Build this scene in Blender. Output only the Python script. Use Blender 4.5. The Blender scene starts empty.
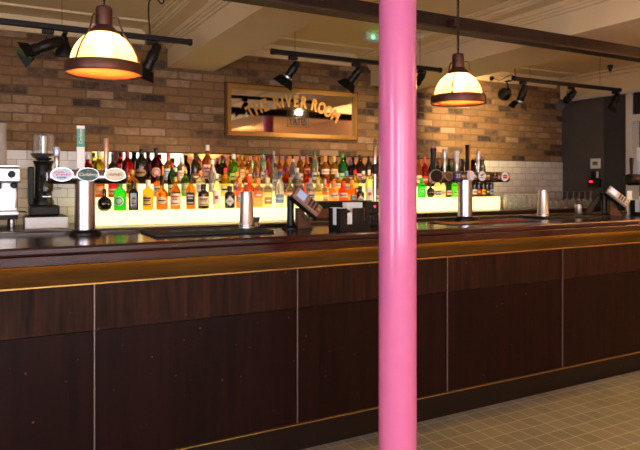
import bpy, bmesh, math, random
from mathutils import Vector, Matrix
random.seed(7)
PI = math.pi
S = bpy.context.scene
COL = S.collection

# ------------------------------------------------------------------ camera frame
F_PX, TH, CAM_H, HOR = 612.0, math.radians(28.55), 1.40, 182.0
FWD = Vector((math.sin(TH), math.cos(TH), 0)); RGT = Vector((math.cos(TH), -math.sin(TH), 0))
def ray(px, py):
    return FWD + RGT * ((px - 320) / F_PX) + Vector((0, 0, (HOR - py) / F_PX))
def atY(px, py, Y):
    d = ray(px, py); t = Y / d.y
    return Vector((d.x * t, Y, CAM_H + d.z * t))
def xat(px, Y): return atY(px, HOR, Y).x
def zat(px, py, Y): return atY(px, py, Y).z
def depth(px, Y): return Y / ray(px, HOR).y          # camera depth (metres)

# ------------------------------------------------------------------ materials
def lin(c):
    out = []
    for v in c[:3]:
        v /= 255.0
        out.append(v / 12.92 if v <= 0.04045 else ((v + 0.055) / 1.055) ** 2.4)
    return (*out, 1.0)
_M = {}
def mat(name, col, rough=0.5, metal=0.0, trans=0.0, ior=1.45, emis=0.0, emcol=None, spec=0.5, coat=0.0, noise=0.0, nscale=30):
    if name in _M: return _M[name]
    m = bpy.data.materials.new(name); m.use_nodes = True
    nt = m.node_tree; b = nt.nodes['Principled BSDF']
    b.inputs['Base Color'].default_value = lin(col)
    b.inputs['Roughness'].default_value = rough
    b.inputs['Metallic'].default_value = metal
    b.inputs['Transmission Weight'].default_value = trans
    b.inputs['IOR'].default_value = ior
    b.inputs['Specular IOR Level'].default_value = spec
    b.inputs['Coat Weight'].default_value = coat
    if emis:
        b.inputs['Emission Color'].default_value = lin(emcol or col)
        b.inputs['Emission Strength'].default_value = emis
    if noise:
        tc = nt.nodes.new('ShaderNodeTexCoord'); n = nt.nodes.new('ShaderNodeTexNoise')
        n.inputs['Scale'].default_value = nscale; n.inputs['Detail'].default_value = 5
        nt.links.new(tc.outputs['Object'], n.inputs['Vector'])
        mx = nt.nodes.new('ShaderNodeMix'); mx.data_type = 'RGBA'
        mx.inputs[6].default_value = lin([v * (1 - noise) for v in col]); mx.inputs[7].default_value = lin([min(255, v * (1 + noise)) for v in col])
        nt.links.new(n.outputs['Fac'], mx.inputs[0]); nt.links.new(mx.outputs[2], b.inputs['Base Color'])
    _M[name] = m
    return m

def ramp(nt, stops, interp='LINEAR'):
    r = nt.nodes.new('ShaderNodeValToRGB'); cr = r.color_ramp; cr.interpolation = interp
    while len(cr.elements) < len(stops): cr.elements.new(0.5)
    for e, (p, c) in zip(cr.elements, stops):
        e.position = p; e.color = lin(c)
    return r

def brick_mat(name, w, h, mortar, stops, mcol, axes='XZ', off=0.5, shift=(0, 0), rough=0.85, bump=0.5, spec=0.3, vary=0.35, nscale=14, rspec=None):
    m = bpy.data.materials.new(name); m.use_nodes = True
    nt = m.node_tree; N = nt.nodes; L = nt.links; b = N['Principled BSDF']
    tc = N.new('ShaderNodeTexCoord'); sp = N.new('ShaderNodeSeparateXYZ'); cb = N.new('ShaderNodeCombineXYZ')
    L.new(tc.outputs['Object'], sp.inputs[0])
    a1 = N.new('ShaderNodeMath'); a1.operation = 'ADD'; a1.inputs[1].default_value = shift[0]
    a2 = N.new('ShaderNodeMath'); a2.operation = 'ADD'; a2.inputs[1].default_value = shift[1]
    L.new(sp.outputs[axes[0]], a1.inputs[0]); L.new(sp.outputs[axes[1]], a2.inputs[0])
    L.new(a1.outputs[0], cb.inputs[0]); L.new(a2.outputs[0], cb.inputs[1])
    # a little wobble so that the courses are not ruler straight
    nz0 = N.new('ShaderNodeTexNoise'); nz0.inputs['Scale'].default_value = 9; nz0.inputs['Detail'].default_value = 2
    L.new(cb.outputs[0], nz0.inputs['Vector'])
    vm = N.new('ShaderNodeVectorMath'); vm.operation = 'SUBTRACT'; vm.inputs[1].default_value = (0.5, 0.5, 0.5)
    L.new(nz0.outputs['Color'], vm.inputs[0])
    vs = N.new('ShaderNodeVectorMath'); vs.operation = 'SCALE'; vs.inputs['Scale'].default_value = 0.012 if bump > 0.4 else 0.0
    L.new(vm.outputs[0], vs.inputs[0])
    va = N.new('ShaderNodeVectorMath'); va.operation = 'ADD'
    L.new(cb.outputs[0], va.inputs[0]); L.new(vs.outputs[0], va.inputs[1])
    br = N.new('ShaderNodeTexBrick'); br.offset = off; br.squash = 1.0
    br.inputs['Scale'].default_value = 1; br.inputs['Brick Width'].default_value = w; br.inputs['Row Height'].default_value = h
    br.inputs['Mortar Size'].default_value = mortar; br.inputs['Mortar Smooth'].default_value = 0.25; br.inputs['Bias'].default_value = 0
    br.inputs['Color1'].default_value = (0, 0, 0, 1); br.inputs['Color2'].default_value = (1, 1, 1, 1); br.inputs['Mortar'].default_value = (.5, .5, .5, 1)
    L.new(va.outputs[0], br.inputs['Vector'])
    nz = N.new('ShaderNodeTexNoise'); nz.inputs['Scale'].default_value = nscale; nz.inputs['Detail'].default_value = 6; nz.inputs['Roughness'].default_value = 0.65
    L.new(cb.outputs[0], nz.inputs['Vector'])
    mm = N.new('ShaderNodeMath'); mm.operation = 'MULTIPLY_ADD'; mm.inputs[1].default_value = vary; mm.inputs[2].default_value = -vary / 2
    L.new(nz.outputs['Fac'], mm.inputs[0])
    ad = N.new('ShaderNodeMath'); ad.operation = 'ADD'
    L.new(br.outputs['Color'], ad.inputs[0]); L.new(mm.outputs[0], ad.inputs[1])
    rp = ramp(nt, stops); L.new(ad.outputs[0], rp.inputs[0])
    mx = N.new('ShaderNodeMix'); mx.data_type = 'RGBA'; mx.inputs[7].default_value = lin(mcol)
    L.new(br.outputs['Fac'], mx.inputs[0]); L.new(rp.outputs[0], mx.inputs[6]); L.new(mx.outputs[2], b.inputs['Base Color'])
    b.inputs['Roughness'].default_value = rough; b.inputs['Specular IOR Level'].default_value = spec
    bp = N.new('ShaderNodeBump'); bp.inputs['Strength'].default_value = bump; bp.inputs['Distance'].default_value = 0.006
    iv = N.new('ShaderNodeMath'); iv.operation = 'MULTIPLY_ADD'; iv.inputs[1].default_value = -1.0
    L.new(br.outputs['Fac'], iv.inputs[0]); L.new(mm.outputs[0], iv.inputs[2])
    L.new(iv.outputs[0], bp.inputs['Height']); L.new(bp.outputs[0], b.inputs['Normal'])
    _M[name] = m
    return m

def wood_mat(name, dark, light, scale=(26, 26, 1.3), rough=0.35, spec=0.5, coat=0.0, marks=0.0):
    m = bpy.data.materials.new(name); m.use_nodes = True
    nt = m.node_tree; N = nt.nodes; L = nt.links; b = N['Principled BSDF']
    tc = N.new('ShaderNodeTexCoord'); mp = N.new('ShaderNodeMapping'); mp.inputs['Scale'].default_value = scale
    L.new(tc.outputs['Object'], mp.inputs['Vector'])
    nz = N.new('ShaderNodeTexNoise'); nz.inputs['Scale'].default_value = 1; nz.inputs['Detail'].default_value = 7; nz.inputs['Roughness'].default_value = 0.6; nz.inputs['Distortion'].default_value = 0.6
    L.new(mp.outputs[0], nz.inputs['Vector'])
    rp = ramp(nt, [(0.30, dark), (0.72, light)]); L.new(nz.outputs['Fac'], rp.inputs[0])
    out = rp.outputs[0]
    if marks:
        n2 = N.new('ShaderNodeTexNoise'); n2.inputs['Scale'].default_value = 38; n2.inputs['Detail'].default_value = 2
        L.new(tc.outputs['Object'], n2.inputs['Vector'])
        r2 = ramp(nt, [(0.735, (0, 0, 0)), (0.76, (255, 255, 255))]); L.new(n2.outputs['Fac'], r2.inputs[0])
        ml = N.new('ShaderNodeMath'); ml.operation = 'MULTIPLY'; ml.inputs[1].default_value = marks
        L.new(r2.outputs[0], ml.inputs[0])
        mx = N.new('ShaderNodeMix'); mx.data_type = 'RGBA'; mx.inputs[7].default_value = lin((150, 120, 100))
        L.new(ml.outputs[0], mx.inputs[0]); L.new(out, mx.inputs[6]); out = mx.outputs[2]
    L.new(out, b.inputs['Base Color'])
    n3 = N.new('ShaderNodeTexNoise'); n3.inputs['Scale'].default_value = 4; n3.inputs['Detail'].default_value = 3
    L.new(tc.outputs['Object'], n3.inputs['Vector'])
    rr = N.new('ShaderNodeMath'); rr.operation = 'MULTIPLY_ADD'; rr.inputs[1].default_value = 0.25; rr.inputs[2].default_value = rough - 0.12
    L.new(n3.outputs['Fac'], rr.inputs[0]); L.new(rr.outputs[0], b.inputs['Roughness'])
    b.inputs['Specular IOR Level'].default_value = spec; b.inputs['Coat Weight'].default_value = coat; b.inputs['Coat Roughness'].default_value = 0.08
    bp = N.new('ShaderNodeBump'); bp.inputs['Strength'].default_value = 0.12; bp.inputs['Distance'].default_value = 0.002
    L.new(nz.outputs['Fac'], bp.inputs['Height']); L.new(bp.outputs[0], b.inputs['Normal'])
    _M[name] = m
    return m

def shade_mat():
    m = bpy.data.materials.new('prismatic_glass'); m.use_nodes = True
    nt = m.node_tree; N = nt.nodes; L = nt.links
    for n in list(N): N.remove(n)
    o = N.new('ShaderNodeOutputMaterial'); tr = N.new('ShaderNodeBsdfTranslucent'); tr.inputs[0].default_value = lin((206, 170, 118))
    tp = N.new('ShaderNodeBsdfTransparent'); tp.inputs[0].default_value = lin((255, 240, 215))
    gl = N.new('ShaderNodeBsdfGlossy'); gl.inputs['Roughness'].default_value = 0.15
    m1 = N.new('ShaderNodeMixShader'); m1.inputs[0].default_value = 0.14
    m2 = N.new('ShaderNodeMixShader'); m2.inputs[0].default_value = 0.06
    L.new(tr.outputs[0], m1.inputs[1]); L.new(tp.outputs[0], m1.inputs[2]); L.new(m1.outputs[0], m2.inputs[1]); L.new(gl.outputs[0], m2.inputs[2])
    L.new(m2.outputs[0], o.inputs[0])
    _M['prismatic_glass'] = m
    return m
def lens_mat():
    m = bpy.data.materials.new('copper_tinted_glass'); m.use_nodes = True  # copper reflected in the pendant lens is put into its glass colour
    nt = m.node_tree; N = nt.nodes; L = nt.links
    for n in list(N): N.remove(n)
    o = N.new('ShaderNodeOutputMaterial'); tr = N.new('ShaderNodeBsdfTranslucent'); tr.inputs[0].default_value = lin((170, 84, 40))
    df = N.new('ShaderNodeBsdfGlossy'); df.inputs[0].default_value = lin((226, 150, 92)); df.inputs['Roughness'].default_value = .2
    m1 = N.new('ShaderNodeMixShader'); m1.inputs[0].default_value = .45
    L.new(tr.outputs[0], m1.inputs[1]); L.new(df.outputs[0], m1.inputs[2]); L.new(m1.outputs[0], o.inputs[0])
    return m
LENS = lens_mat()

BRICK = brick_mat('london_brick', 0.225, 0.075, 0.0075,
    [(0.0, (56, 44, 38)), (0.14, (88, 67, 50)), (0.3, (116, 88, 60)), (0.5, (132, 100, 62)), (0.7, (122, 90, 60)), (0.88, (138, 108, 76)), (1.0, (152, 124, 100))],
    (104, 82, 60), shift=(0.05, -1.658 + 0.075 * 40), bump=0.8, vary=0.8, nscale=16)
METRO = brick_mat('metro_tile', 0.152, 0.0775, 0.0025, [(0, (196, 190, 184)), (1, (214, 208, 200))], (120, 112, 104), shift=(0.02, -1.658 + 0.0775 * 40), rough=0.22, bump=0.25, spec=0.5, vary=0.2)
FLOORT = brick_mat('floor_tile', 0.105, 0.105, 0.0032, [(0, (94, 93, 88)), (0.5, (101, 99, 93)), (1, (109, 106, 99))], (148, 143, 130), axes='XY', off=0.0, shift=(5.03, 5.065), rough=0.5, bump=0.2, spec=0.4, vary=0.5, nscale=9)
W_PANEL = wood_mat('mahogany_panel', (14, 6, 5), (32, 12, 9), rough=0.42, spec=.09, marks=0.35)
W_UPPER = wood_mat('oak_stained_panel', (15, 8, 6), (54, 29, 19), scale=(30, 30, 2.2), rough=0.45, spec=.08, marks=0.2)
W_FASCIA = wood_mat('fascia_wood', (48, 34, 18), (76, 55, 27), scale=(2.0, 20, 30), rough=0.9, spec=0.0)
W_TOP = wood_mat('bar_top_wood', (32, 10, 8), (60, 22, 16), scale=(1.3, 26, 26), rough=0.22, coat=0.25, spec=.35)
W_KICK = wood_mat('kickboard_wood', (12, 8, 7), (25, 14, 9), scale=(1.3, 20, 26), rough=0.4, spec=.2, marks=0.15)
W_BACK = wood_mat('back_counter_wood', (22, 12, 10), (52, 28, 20), scale=(1.3, 20, 20), rough=0.3)
CREAM = mat('cream_paint', (226, 200, 158), 0.75, noise=0.03, nscale=3)
WHITEP = mat('white_paint', (205, 196, 186), 0.55)
GREYP = mat('grey_paint', (74, 70, 68), 0.6, noise=0.06, nscale=3)
GREYD = mat('dark_grey_paint', (46, 46, 50), 0.5)
DARKW = mat('dark_wine_paint', (40, 22, 20), 0.7)
PLASTER = mat('room_plaster', (206, 160, 118), 0.8)
STEELB = wood_mat('rusty_brown_steel', (22, 13, 8), (47, 29, 16), scale=(14, 14, 5), rough=0.65, spec=.2)
STEELL = mat('brown_steel_lip', (50, 30, 20), 0.55)
BLACK = mat('black_plastic', (10, 10, 10), 0.42, spec=.35)
BLACKM = mat('black_metal', (22, 20, 20), 0.38, metal=0.4)
DKMETAL = mat('track_metal', (40, 38, 40), 0.35, metal=0.7)
CHROME = mat('chrome', (186, 180, 182), 0.25, metal=1.0)
STEEL = mat('brushed_steel', (206, 202, 200), 0.36, metal=1.0)
COPPER = mat('aged_copper', (104, 72, 64), 0.38, metal=0.85)
COPPIN = mat('copper_inside', (226, 150, 92), 0.35, metal=0.7)
BRASS = mat('brass', (190, 150, 84), 0.3, metal=0.9)
GOLD = mat('gilt', (150, 114, 58), 0.4, metal=0.6, noise=0.12, nscale=60)
GOLDP = mat('gold_lettering', (190, 138, 62), 0.45, metal=0.3)
MIRROR = mat('mirror_silver', (206, 196, 180), 0.03, metal=1.0)
PINK = mat('pink_gloss_paint', (218, 115, 166), 0.2, coat=0.25, noise=0.02, nscale=20)
SHADE = shade_mat()
BULB = mat('lamp_bulb', (255, 214, 150), 0.4, emis=22, emcol=(255, 196, 120))
LITBOX = mat('lit_acrylic', (255, 246, 200), 0.35, emis=0.82, emcol=(255, 238, 164))
LEDS = mat('led_strip', (255, 190, 60), 0.5, emis=52, emcol=(255, 192, 34))
WHITE = mat('white_plastic', (226, 222, 214), 0.4)
PAPER = mat('white_paper', (244, 242, 240), 0.8)
def thin_glass(name, col, k):
    m = bpy.data.materials.new(name); m.use_nodes = True
    nt = m.node_tree; N = nt.nodes; L = nt.links
    for n in list(N): N.remove(n)
    o = N.new('ShaderNodeOutputMaterial'); tp = N.new('ShaderNodeBsdfTransparent'); tp.inputs[0].default_value = lin(col)
    gl = N.new('ShaderNodeBsdfGlossy'); gl.inputs['Roughness'].default_value = 0.08
    lw = N.new('ShaderNodeLayerWeight'); lw.inputs[0].default_value = k
    mx = N.new('ShaderNodeMixShader'); L.new(lw.outputs['Facing'], mx.inputs[0]); df = N.new('ShaderNodeBsdfDiffuse'); m0 = N.new('ShaderNodeMixShader'); m0.inputs[0].default_value = 0.07; L.new(tp.outputs[0], m0.inputs[1]); L.new(df.outputs[0], m0.inputs[2]); L.new(m0.outputs[0], mx.inputs[1]); L.new(gl.outputs[0], mx.inputs[2]); L.new(mx.outputs[0], o.inputs[0])
    _M[name] = m; return m
CLEAR = thin_glass('clear_glass', (254, 254, 252), 0.26)
LEDR = mat('red_led', (255, 30, 40), 0.4, emis=6)
LEDG = mat('green_led', (60, 255, 120), 0.4, emis=5)
SCREEN = mat('reader_screen', (150, 170, 200), 0.25, emis=0.35, emcol=(150, 175, 215))
RUBBER = mat('black_rubber', (20, 22, 26), 0.55)
BLUEP = mat('blue_print', (70, 130, 160), 0.6)

# ------------------------------------------------------------------ mesh builder
class MB:
    def __init__(s): s.v = []; s.f = []; s.m = []; s.sm = []; s.mats = []
    def mi(s, m):
        if m not in s.mats: s.mats.append(m)
        return s.mats.index(m)
    def add(s, verts, faces, m, smooth=False, M=None):
        o = len(s.v); k = s.mi(m)
        for p in verts: s.v.append(tuple(M @ Vector(p)) if M else tuple(p))
        for f in faces: s.f.append([i + o for i in f]); s.m.append(k); s.sm.append(smooth)
        return s
    def box(s, x0, x1, y0, y1, z0, z1, m, M=None, bev=0.0):
        if bev > 0:
            bm = bmesh.new(); bmesh.ops.create_cube(bm, size=1)
            for v in bm.verts:
                v.co = Vector(((x0 + x1) / 2 + v.co.x * (x1 - x0), (y0 + y1) / 2 + v.co.y * (y1 - y0), (z0 + z1) / 2 + v.co.z * (z1 - z0)))
            bmesh.ops.bevel(bm, geom=bm.edges[:], offset=bev, segments=2, profile=0.5, affect='EDGES')
            bm.verts.index_update()
            s.add([v.co[:] for v in bm.verts], [[v.index for v in f.verts] for f in bm.faces], m, False, M); bm.free(); return s
        v = [(x, y, z) for z in (z0, z1) for y in (y0, y1) for x in (x0, x1)]
        return s.add(v, [(0, 2, 3, 1), (4, 5, 7, 6), (0, 1, 5, 4), (2, 6, 7, 3), (0, 4, 6, 2), (1, 3, 7, 5)], m, False, M)
    def lathe(s, prof, m, n=24, M=None, smooth=True, ribs=0.0, close=True):
        v = []; f = []; k = len(prof)
        for j in range(n):
            a = 2 * PI * j / n; rb = 1 + (ribs if j % 2 else -ribs)
            for (r, z) in prof: v.append((r * rb * math.cos(a), r * rb * math.sin(a), z))
        for j in range(n):
            j2 = (j + 1) % n
            for i in range(k - 1): f.append((j * k + i, j2 * k + i, j2 * k + i + 1, j * k + i + 1))
        s.add(v, f, m, smooth, M)
        if close:
            o = len(s.v) - n * k; kk = s.mi(m)
            if prof[0][0] > 1e-5: s.f.append([o + j * k for j in reversed(range(n))]); s.m.append(kk); s.sm.append(False)
            if prof[-1][0] > 1e-5: s.f.append([o + j * k + k - 1 for j in range(n)]); s.m.append(kk); s.sm.append(False)
        return s
    def cyl(s, r, z0, z1, m, n=20, M=None, r2=None):
        return s.lathe([(r, z0), (r if r2 is None else r2, z1)], m, n, M)
    def tube(s, pts, r, m, n=8):
        pts = [Vector(p) for p in pts]; v = []; f = []; up = None
        for i, p in enumerate(pts):
            t = (pts[min(i + 1, len(pts) - 1)] - pts[max(i - 1, 0)]).normalized()
            if up is None:
                up = Vector((0, 0, 1)) if abs(t.z) < 0.9 else Vector((1, 0, 0))
            a = t.cross(up).normalized(); b = a.cross(t).normalized(); up = b
            for j in range(n):
                q = 2 * PI * j / n; w = p + (a * math.cos(q) + b * math.sin(q)) * r
                v.append(w[:])
        for i in range(len(pts) - 1):
            for j in range(n):
                j2 = (j + 1) % n; f.append((i * n + j, (i + 1) * n + j, (i + 1) * n + j2, i * n + j2))
        f.append(tuple(range(n))); f.append(tuple(reversed(range((len(pts) - 1) * n, len(pts) * n))))
        return s.add(v, f, m, True)
    def prism(s, pts, m, h0, h1, M=None):      # polygon in XY, extruded z
        n = len(pts); v = [(x, y, h0) for x, y in pts] + [(x, y, h1) for x, y in pts]
        f = [tuple(reversed(range(n))), tuple(range(n, 2 * n))] + [(i, (i + 1) % n, n + (i + 1) % n, n + i) for i in range(n)]
        return s.add(v, f, m, False, M)
    def text(s, string, size, m, M, extrude=0.002, shear=0.0, offset=0.0):
        cu = bpy.data.curves.new('txt', 'FONT'); cu.body = string; cu.size = size; cu.extrude = extrude; cu.shear = shear; cu.offset = offset
        cu.align_x = 'CENTER'; cu.align_y = 'CENTER'; cu.resolution_u = 3
        o = bpy.data.objects.new('txt', cu); COL.objects.link(o)
        dg = bpy.context.evaluated_depsgraph_get(); me = bpy.data.meshes.new_from_object(o.evaluated_get(dg))
        s.add([v.co[:] for v in me.vertices], [list(p.vertices) for p in me.polygons], m, False, M)
        bpy.data.objects.remove(o); bpy.data.meshes.remove(me)
        return s
    def build(s, name, parent=None, loc=None):
        me = bpy.data.meshes.new(name); me.from_pydata(s.v, [], s.f)
        for m in s.mats: me.materials.append(m)
        me.polygons.foreach_set('material_index', s.m); me.polygons.foreach_set('use_smooth', s.sm); me.update()
        if any(s.sm): me.set_sharp_from_angle(angle=math.radians(38))
        o = bpy.data.objects.new(name, me); COL.objects.link(o)
        if parent: o.parent = parent
        if loc is not None: o.location = loc
        return o

def tag(o, label, cat, group=None):
    o['label'] = label; o['category'] = cat
    if group: o['group'] = group
    return o
def thing(name, label, cat, loc=(0, 0, 0), rz=0.0, group=None):
    o = bpy.data.objects.new(name, None); COL.objects.link(o); o.empty_display_size = 0.05
    o.location = loc; o.rotation_euler = (0, 0, rz)
    return tag(o, label, cat, group)
def struct(name, mb, label=None):
    o = mb.build(name); o['kind'] = 'structure'
    if label: o['label'] = label
    return o
def copy_tree(o, parent=None):
    c = o.copy(); COL.objects.link(c)
    if parent: c.parent = parent
    for ch in [x for x in o.children]: copy_tree(ch, c)
    return c
def aim(loc, d, roll='Y'):
    return Matrix.Translation(Vector(loc)) @ Vector(d).normalized().to_track_quat('Z', roll).to_matrix().to_4x4()
def axis(loc, ax='Y'):      # local +Z turned along ax
    return aim(loc, {'X': (1, 0, 0), 'Y': (0, 1, 0), '-Y': (0, -1, 0), '-X': (-1, 0, 0)}[ax])
# face frame: local X -> +X, local Y -> +Z, local Z -> -Y  (for lettering facing the room)
FACE = Matrix(((1, 0, 0, 0), (0, 0, -1, 0), (0, 1, 0, 0), (0, 0, 0, 1)))

# ------------------------------------------------------------------ the room
XL, XR, YF, YB, ZC, ZB = -3.2, 6.58, -3.6, 5.5, 2.73, 2.434
struct('floor', MB().box(XL, XR + 1.6, YF, YB + 0.1, -0.1, 0, FLOORT))
struct('ceiling', MB().box(XL, XR + 1.6, YF, YB + 0.1, ZC, ZC + 0.1, CREAM))
struct('wall_back', MB().box(XL, XR + 1.6, YB, YB + 0.15, 0, ZC, BRICK))
w = MB(); w.box(XL - 0.15, XL, YF, -1.2, 0, ZC, PLASTER); w.box(XL - 0.15, XL, 1.6, YB, 0, ZC, PLASTER)
w.box(XL - 0.15, XL, -1.2, 1.6, 0, 0.5, PLASTER); w.box(XL - 0.15, XL, -1.2, 1.6, 2.45, ZC, PLASTER); struct('wall_left', w)
w = MB()
for y in (-1.2, .175, 1.55): w.box(XL - 0.1, XL - 0.04, y, y + .05, .5, 2.45, WHITEP)
for z in (.5, 2.4): w.box(XL - .1, XL - .04, -1.15, 1.55, z, z + .05, WHITEP)
struct('window_4', w)
# front wall with a window opening
wx0, wx1, wz0, wz1 = -2.75, -1.15, 0.5, 2.45
WINS = [(-2.9, -0.4), (0.0, 1.9), (2.4, 4.2)]
w = MB(); e0 = XL
for a, b in WINS + [(XR, XR)]:
    w.box(e0, a, YF - 0.15, YF, 0, ZC, PLASTER); e0 = b
    if b > a: w.box(a, b, YF - 0.15, YF, 0, wz0, PLASTER); w.box(a, b, YF - 0.15, YF, wz1, ZC, PLASTER)
struct('wall_front', w)
for i, (a, b) in enumerate(WINS):
    w = MB()
    for x in (a, (a + b) / 2 - 0.025, b - 0.05): w.box(x, x + 0.05, YF - 0.1, YF - 0.04, wz0, wz1, WHITEP)
    for z in (wz0, wz1 - 0.05): w.box(a + .05, b - .05, YF - 0.1, YF - 0.04, z, z + 0.05, WHITEP)
    struct('window_%d' % (i + 1), w)
lw0, lw1 = -1.2, 1.6
# right wall: light grey stretch, dark leaf, white frame, dark passage, plain wall on towards the room
yd0, yd1, yd2, yd3 = 4.89, 4.58, 4.50, 3.55
w = MB(); w.box(XR, XR + 0.12, yd0, YB, 0, ZB, GREYP); struct('wall_right', w)
w = MB(); w.box(XR + 0.02, XR + 0.10, yd1, yd0, 0, ZB, GREYD); struct('door_1', w)
w = MB(); w.box(XR - 0.015, XR + 0.12, yd2, yd1, 0, ZB, WHITEP)
w.box(XR - 0.015, XR + 0.12, yd3 - 0.08, yd3, 0, 2.1, WHITEP); w.box(XR - 0.015, XR + 0.12, yd3, yd2, 2.1, 2.18, WHITEP); struct('trim_1', w)
w = MB(); w.box(XR, XR + 0.12, YF, yd3 - 0.08, 0, ZC, PLASTER); w.box(XR, XR + 0.12, yd3 - 0.08, yd2, 2.18, ZB, DARKW); struct('wall_right_front', w)
w = MB(); w.box(XR + 1.5, XR + 1.6, yd3 - 0.5, YB, 0, ZC, DARKW); w.box(XR + 0.12, XR + 1.5, yd3 - 0.6, yd3 - 0.5, 0, ZC, DARKW); struct('wall_passage', w)
w = MB(); w.box(XR - 0.03, XR + 0.12, yd3 - 0.08, YB, ZB, ZC, CREAM)
w.box(XR - 0.075, XR - 0.03, yd3 - 0.08, YB, ZC - 0.06, ZC, CREAM); w.box(XR - 0.13, XR - 0.075, yd3 - 0.08, YB, ZC - 0.025, ZC, CREAM)
w.box(XR - 0.04, XR - 0.03, yd3 - 0.08, YB, ZB, ZB + 0.03, WHITEP); struct('trim_2', w)
# cornice along the back wall between the beams
BM = [(1.43, 1.86), (3.61, 4.23)]
def cornice(x0, x1):
    w = MB(); w.box(x0, x1, YB - 0.035, YB, ZC - 0.12, ZC, CREAM); w.box(x0, x1, YB - 0.075, YB - 0.035, ZC - 0.05, ZC, CREAM)
    w.box(x0, x1, YB - 0.40, YB - 0.375, ZC - 0.016, ZC, CREAM); return w
for i, (a, b) in enumerate([(XL, 1.22), (1.86, 3.40), (4.23, XR - 0.13)]): struct('trim_%d' % (3 + i), cornice(a, b))
# boxed beams with stepped mouldings on the window side
for i, (a, b) in enumerate(BM):
    w = MB(); w.box(a, b, YF, YB, ZB, ZC, CREAM)
    struct('ceiling_beam' if i == 0 else 'ceiling_beam.001', w)
    w = MB()
    w.box(a - 0.02, a, YF, YB, ZB + 0.165, ZB + 0.185, CREAM); w.box(a - 0.035, a, YF, YB, ZB + 0.185, ZB + 0.205, CREAM)
    w.box(a - 0.05, a, YF, YB, ZB + 0.205, ZC, CREAM)
    w.box(a - 0.17, a - 0.05, YF, YB, ZC - 0.055, ZC, CREAM)
    w.box(a - 0.19, a - 0.17, YF, YB, ZC - 0.045, ZC, CREAM); w.box(a - 0.225, a - 0.19, YF, YB, ZC - 0.025, ZC, CREAM); w.box(a - 0.245, a - 0.225, YF, YB, ZC - 0.012, ZC, CREAM)
    struct('trim_%d' % (6 + i), w)
# white metro tiles and mirrored panel below the brick
mx0, mx1, tz = xat(92, 5.47), xat(485, 5.47), 1.658
w = MB(); w.box(XL, mx0, YB - 0.014, YB, 0, tz, METRO); struct('trim_8', w)
w = MB(); w.box(mx1, XR, YB - 0.014, YB, 0, tz, METRO); struct('trim_9', w)
w = MB(); w.box(mx0 + .002, mx1 - .002, YB - 0.02, YB, 0.9, tz, MIRROR); w.box(mx0 + .002, mx1 - .002, YB - 0.026, YB, tz, tz + 0.012, BLACKM)
tag(w.build('mirror_panel'), 'long mirrored strip behind the rows of bottles under the brick', 'mirror')
# steel under the boxed beams
t = thing('steel_beam', 'rust brown steel beam crossing under the boxed ceiling beams', 'beam', (1.6, 2.97, 2.34))
MB().box(-4.75, 4.96, -0.02, 0.03, 0.012, 0.094, STEELB).build('web', t)
MB().box(-4.75, 4.96, -0.045, 0.055, 0, 0.012, STEELL).build('lower_flange', t)
# pink column
cx, cy = 1.578, 2.19
t = thing('column', 'glossy pink painted round iron column standing before the bar', 'column', (cx, cy, 0))
MB().lathe([(0.0835, 0.16), (0.0825, 1.4), (0.0815, ZC - 0.12)], PINK, 64).build('shaft', t)
MB().lathe([(0.13, 0), (0.13, 0.05), (0.115, 0.07), (0.115, 0.12), (0.09, 0.16)], PINK, 48).build('base', t)
MB().lathe([(0.0815, ZC - 0.12), (0.095, ZC - 0.10), (0.095, ZC - 0.07), (0.13, ZC - 0.03), (0.13, ZC)], PINK, 48).build('capital', t)
t2 = copy_tree(t); t2.location = (3.86, 2.19, 0); t2['label'] = 'second pink column under the next beam, seen only in the gilt mirror'

# ------------------------------------------------------------------ the bar counter
BY = 2.86; BT = 1.127; BX0, BX1 = -1.59, 6.44
t = thing('bar_counter', 'long dark mahogany bar counter with gold-lit band under its top', 'bar counter', (0, BY, 0))
def rel(mb, name): return mb.build(name, t, (0, -BY, 0))
w = MB(); w.box(BX0, BX1, 2.80, 3.444, 1.09, BT, W_TOP, bev=0.010); rel(w, 'countertop')
w = MB(); w.box(BX0, BX1, 2.808, 2.84, 1.045, 1.089, W_TOP, bev=0.004); rel(w, 'nosing')
w = MB(); w.box(BX0, BX1, 3.445, 3.53, 1.05, BT + 0.016, W_BACK, bev=0.004); rel(w, 'back_rim')
w = MB(); w.box(BX0, BX1, BY + 0.012, BY + 0.04, 0.953, 1.088, W_FASCIA); rel(w, 'fascia')
w = MB(); w.box(BX0, BX1, 2.862, 2.8705, 1.052, 1.058, LEDS); rel(w, 'led_strip')['label'] = 'glowing amber light strip tucked under the counter edge'
w = MB(); w.box(BX0, BX1, BY - 0.006, BY + 0.03, 0.948, 0.953, BRASS); rel(w, 'brass_strip')
w = MB(); w.box(BX0, BX1, BY - 0.006, BY + 0.03, 0.133, 0.139, BRASS); rel(w, 'brass_strip')
w = MB(); w.box(BX0, BX1, BY, BY + 0.03, 0.0, 0.132, W_KICK); rel(w, 'kickboard')
w = MB(); w.box(BX0, BX1, BY + 0.045, 3.39, 0.0, 1.088, BLACK); rel(w, 'carcass')
STRIP = mat('dull_metal_strip', (128, 112, 106), 0.4, metal=0.7)
for k in range(8):
    a = BX0 + 1.004 * k; b = a + 1.004
    if k == 7: break
    b = min(b, BX1)
    if k == 6: b = a + 1.004
    w = MB(); w.box(a + 0.003, b - 0.003, BY, BY + 0.03, 0.743, 0.947, W_UPPER); rel(w, 'upper_panel')
    w = MB(); w.box(a + 0.003, b - 0.003, BY + 0.005, BY + 0.03, 0.140, 0.739, W_PANEL); rel(w, 'lower_panel')
    if k:
        w = MB(); w.box(a - 0.0025, a + 0.0025, BY - 0.003, BY + 0.02, 0.14, 0.947, STRIP); rel(w, 'seam_strip')
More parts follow.
